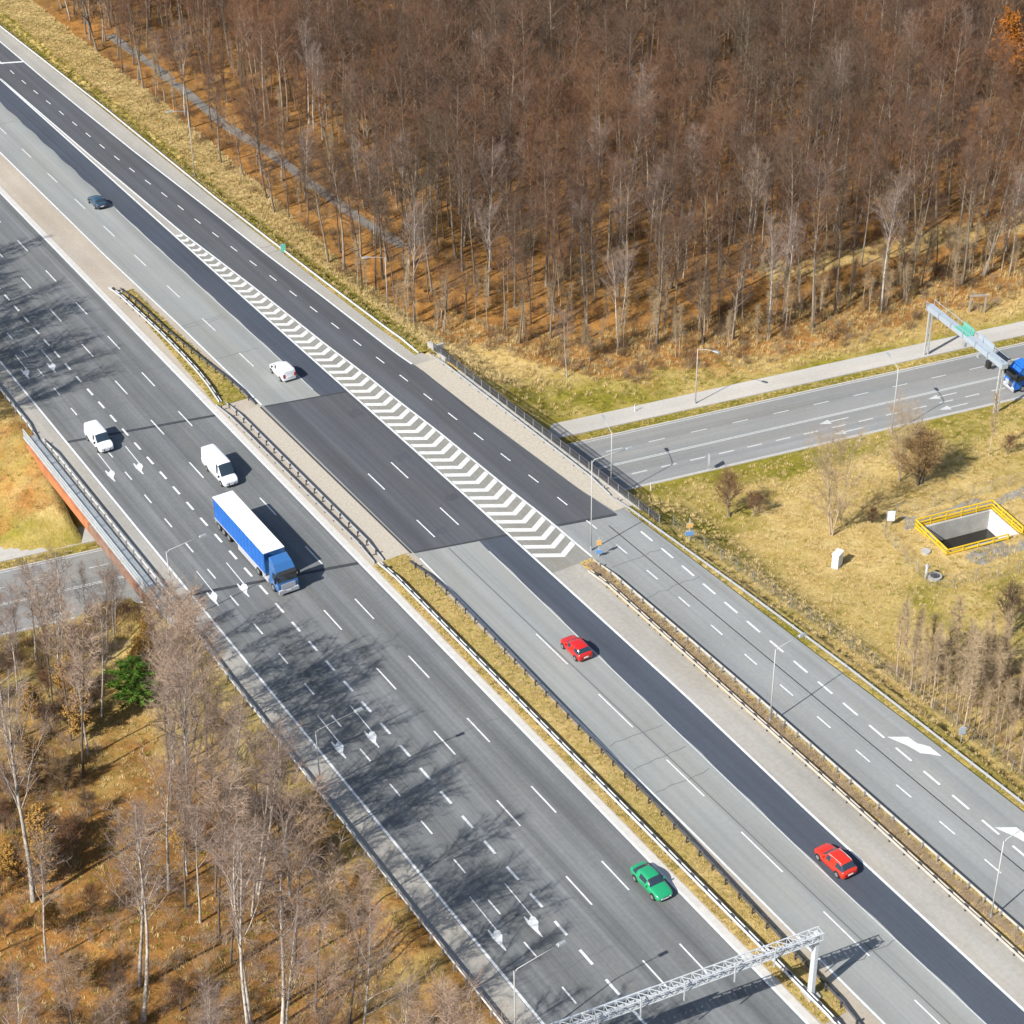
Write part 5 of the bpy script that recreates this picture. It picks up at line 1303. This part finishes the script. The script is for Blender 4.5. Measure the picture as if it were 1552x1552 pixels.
# dry growth standing along the strip by the ramp
hb = [brush(31, 40, .75, .45, M['growth_tan'], .014), brush(32, 40, .6, .5, M['growth_tan'], .016), brush(33, 34, .7, .4, M['twig_tan'], .014)]
pts2 = []
for _ in range(1700):
    s = rnd.uniform(-118, -19.5); u = lerp(s, [(-118, 32.3), (-20, 32.75)]) + rnd.gauss(0, .22)
    pts2.append((u, s, .03, rnd.random() * 6.28, rnd.uniform(.5, .95), rnd.choice((0, 0, 1, 1, 2))))
scatter('dry_hedge', pts2, hb, 'dense dry brown growth between the two guardrails by the lower ramp', 'dry hedge')
ub = [brush(41, 30, 1.3, .9, M['brush'], .012), brush(42, 26, .8, .8, M['brush'], .012), brush(43, 34, 2.4, 1.0, M['twig_brown'], .012), brush(44, 30, 1.0, .9, M['twig_tan'], .012), sap[0].merged('s'), sap[2].merged('s'), brush(45, 34, 1.5, 1.1, M['twig_left'], .010), brush(46, 30, 2.3, 1.0, M['twig_left'], .010)]
pts3 = []
for _ in range(19000):
    u, s = rnd.uniform(42, 260), rnd.uniform(5, 240)
    if not in_east_wood(u, s) or s > 235 - (u - 40) * .6: continue
    if 40 < u < 60 and 40 < s < 178 and abs(u - lerp(s, [(40, 57), (66, 57), (80, 55.3), (107, 54.8), (124, 53.3), (158, 53.6), (178, 52.8)])) < 1.8: continue
    pts3.append((u, s, terr(u, s), rnd.random() * 6.28, rnd.uniform(.5, 1.25), rnd.choice((0, 1, 1, 2, 3, 0, 2, 4 if rnd.random() < .35 else 1))))
for _ in range(2600):
    u, s = rnd.uniform(44, 140), rnd.uniform(2, 50); v, t = vt(u, s)
    if v < 29 or u < edge(s) + 2: continue
    k = v - forest_v(u)
    if k < -6 or k > 5: continue
    pts3.append((u, s, terr(u, s), rnd.random() * 6.28, rnd.uniform(.6, 1.3), rnd.choice((0, 1, 2, 3, 3, 4 if k > -2 else 3, 5 if k > 1 else 1))))
for _ in range(2700):
    u, s = rnd.uniform(-60, -12.2), rnd.uniform(-100, -3); v, t = vt(u, s)
    if v > 5 or conview(u, s): continue
    pts3.append((u, s, terr(u, s), rnd.random() * 6.28, rnd.uniform(.45, 1.2), rnd.choice((6, 6, 7, 3, 0, 1, 7))))
for _ in range(420):
    u, s = rnd.uniform(-50, -13), rnd.uniform(-6, 16); v, t = vt(u, s)
    if v > 6.8 or v < -4 or conview(u, s): continue
    pts3.append((u, s, terr(u, s), rnd.random() * 6.28, rnd.uniform(.6, 1.3), rnd.choice((0, 2, 2, 3))))
for _ in range(500):
    s = rnd.uniform(-84, -48); u = rnd.uniform(50, 64); pts3.append((u, s, terr(u, s), rnd.random() * 6.28, rnd.uniform(.6, 1.2), rnd.choice((3, 3, 1))))
scatter('undergrowth', pts3, ub, 'low brown brushwood under the trees of the woods', 'undergrowth')
# bushes in the left wood
n = 0
for _ in range(3000):
    if n >= 64: break
    u, s = rnd.uniform(-46, -14), rnd.uniform(-60, -4); v, t = vt(u, s)
    if v > 1 or rnd.random() < (-s - 10) / 60 or not free(u, s, 1.6): continue
    if conview(u, s): continue
    k, lab = rnd.choice(((golden, 'low golden leaved bush among the trunks of the left wood'), (shrubB, 'bare brown shrub among the trunks of the left wood'), (shrubA, 'dense dark bare shrub among the trunks of the left wood'), (shrubB, 'bare brown shrub among the trunks of the left wood')))
    k.plant('golden_bush' if k is golden else 'shrub', u, s, rnd.random() * 6, rnd.uniform(.5, .95), lab, 'bush' if k is golden else 'shrub', lab.replace('bush', 'bushes').replace('shrub', 'shrubs')); n += 1
# ------------------------------------------------------------------ camera, sun, sky
cam = bpy.data.cameras.new('camera'); co = bpy.data.objects.new('camera', cam); COL.objects.link(co)
pitch, roll = R(33.26), R(-.99)
hx, hy = .515337, .856987
F = Vector((hx * math.cos(pitch), hy * math.cos(pitch), -math.sin(pitch)))
rt = Vector((hy, -hx, 0)); upv = rt.cross(F)
Rr = rt * math.cos(roll) + upv * math.sin(roll); Uu = upv * math.cos(roll) - rt * math.sin(roll)
m4 = Matrix(((Rr.x, Uu.x, -F.x, CAM.x), (Rr.y, Uu.y, -F.y, CAM.y), (Rr.z, Uu.z, -F.z, CAM.z), (0, 0, 0, 1)))
co.matrix_world = m4
cam.sensor_width = 36; cam.lens = 36 * 2900 / 1552; cam.clip_end = 5000; cam.clip_start = 1
SC.camera = co
el, az = R(39.5), math.atan2(-.978, -.209)
ts = Vector((math.sin(az) * math.cos(el), math.cos(az) * math.cos(el), math.sin(el)))
sun = bpy.data.lights.new('sun', 'SUN'); so = bpy.data.objects.new('sun', sun); COL.objects.link(so)
sun.energy = 4.6; sun.angle = R(.5); sun.color = (1.0, .965, .91)
so.rotation_euler = ts.to_track_quat('Z', 'Y').to_euler()
wd = bpy.data.worlds.new('World'); SC.world = wd; wd.use_nodes = True
nt = wd.node_tree; sk = nt.nodes.new('ShaderNodeTexSky'); sk.sky_type = 'NISHITA'; sk.sun_disc = False
sk.sun_elevation = el; sk.sun_rotation = az % (2 * PI); sk.air_density = 1.0; sk.dust_density = 1.2
bgd = nt.nodes['Background']; bgd.inputs['Strength'].default_value = .09
nt.links.new(sk.outputs[0], bgd.inputs['Color'])
SC.view_settings.view_transform = 'Standard'; SC.view_settings.look = 'None'; SC.view_settings.exposure = .80; SC.view_settings.gamma = 1
SC.view_settings.use_curve_mapping = False
SC.cycles.max_bounces = 6; SC.cycles.diffuse_bounces = 3; SC.cycles.glossy_bounces = 3
SC.cycles.use_denoising = True
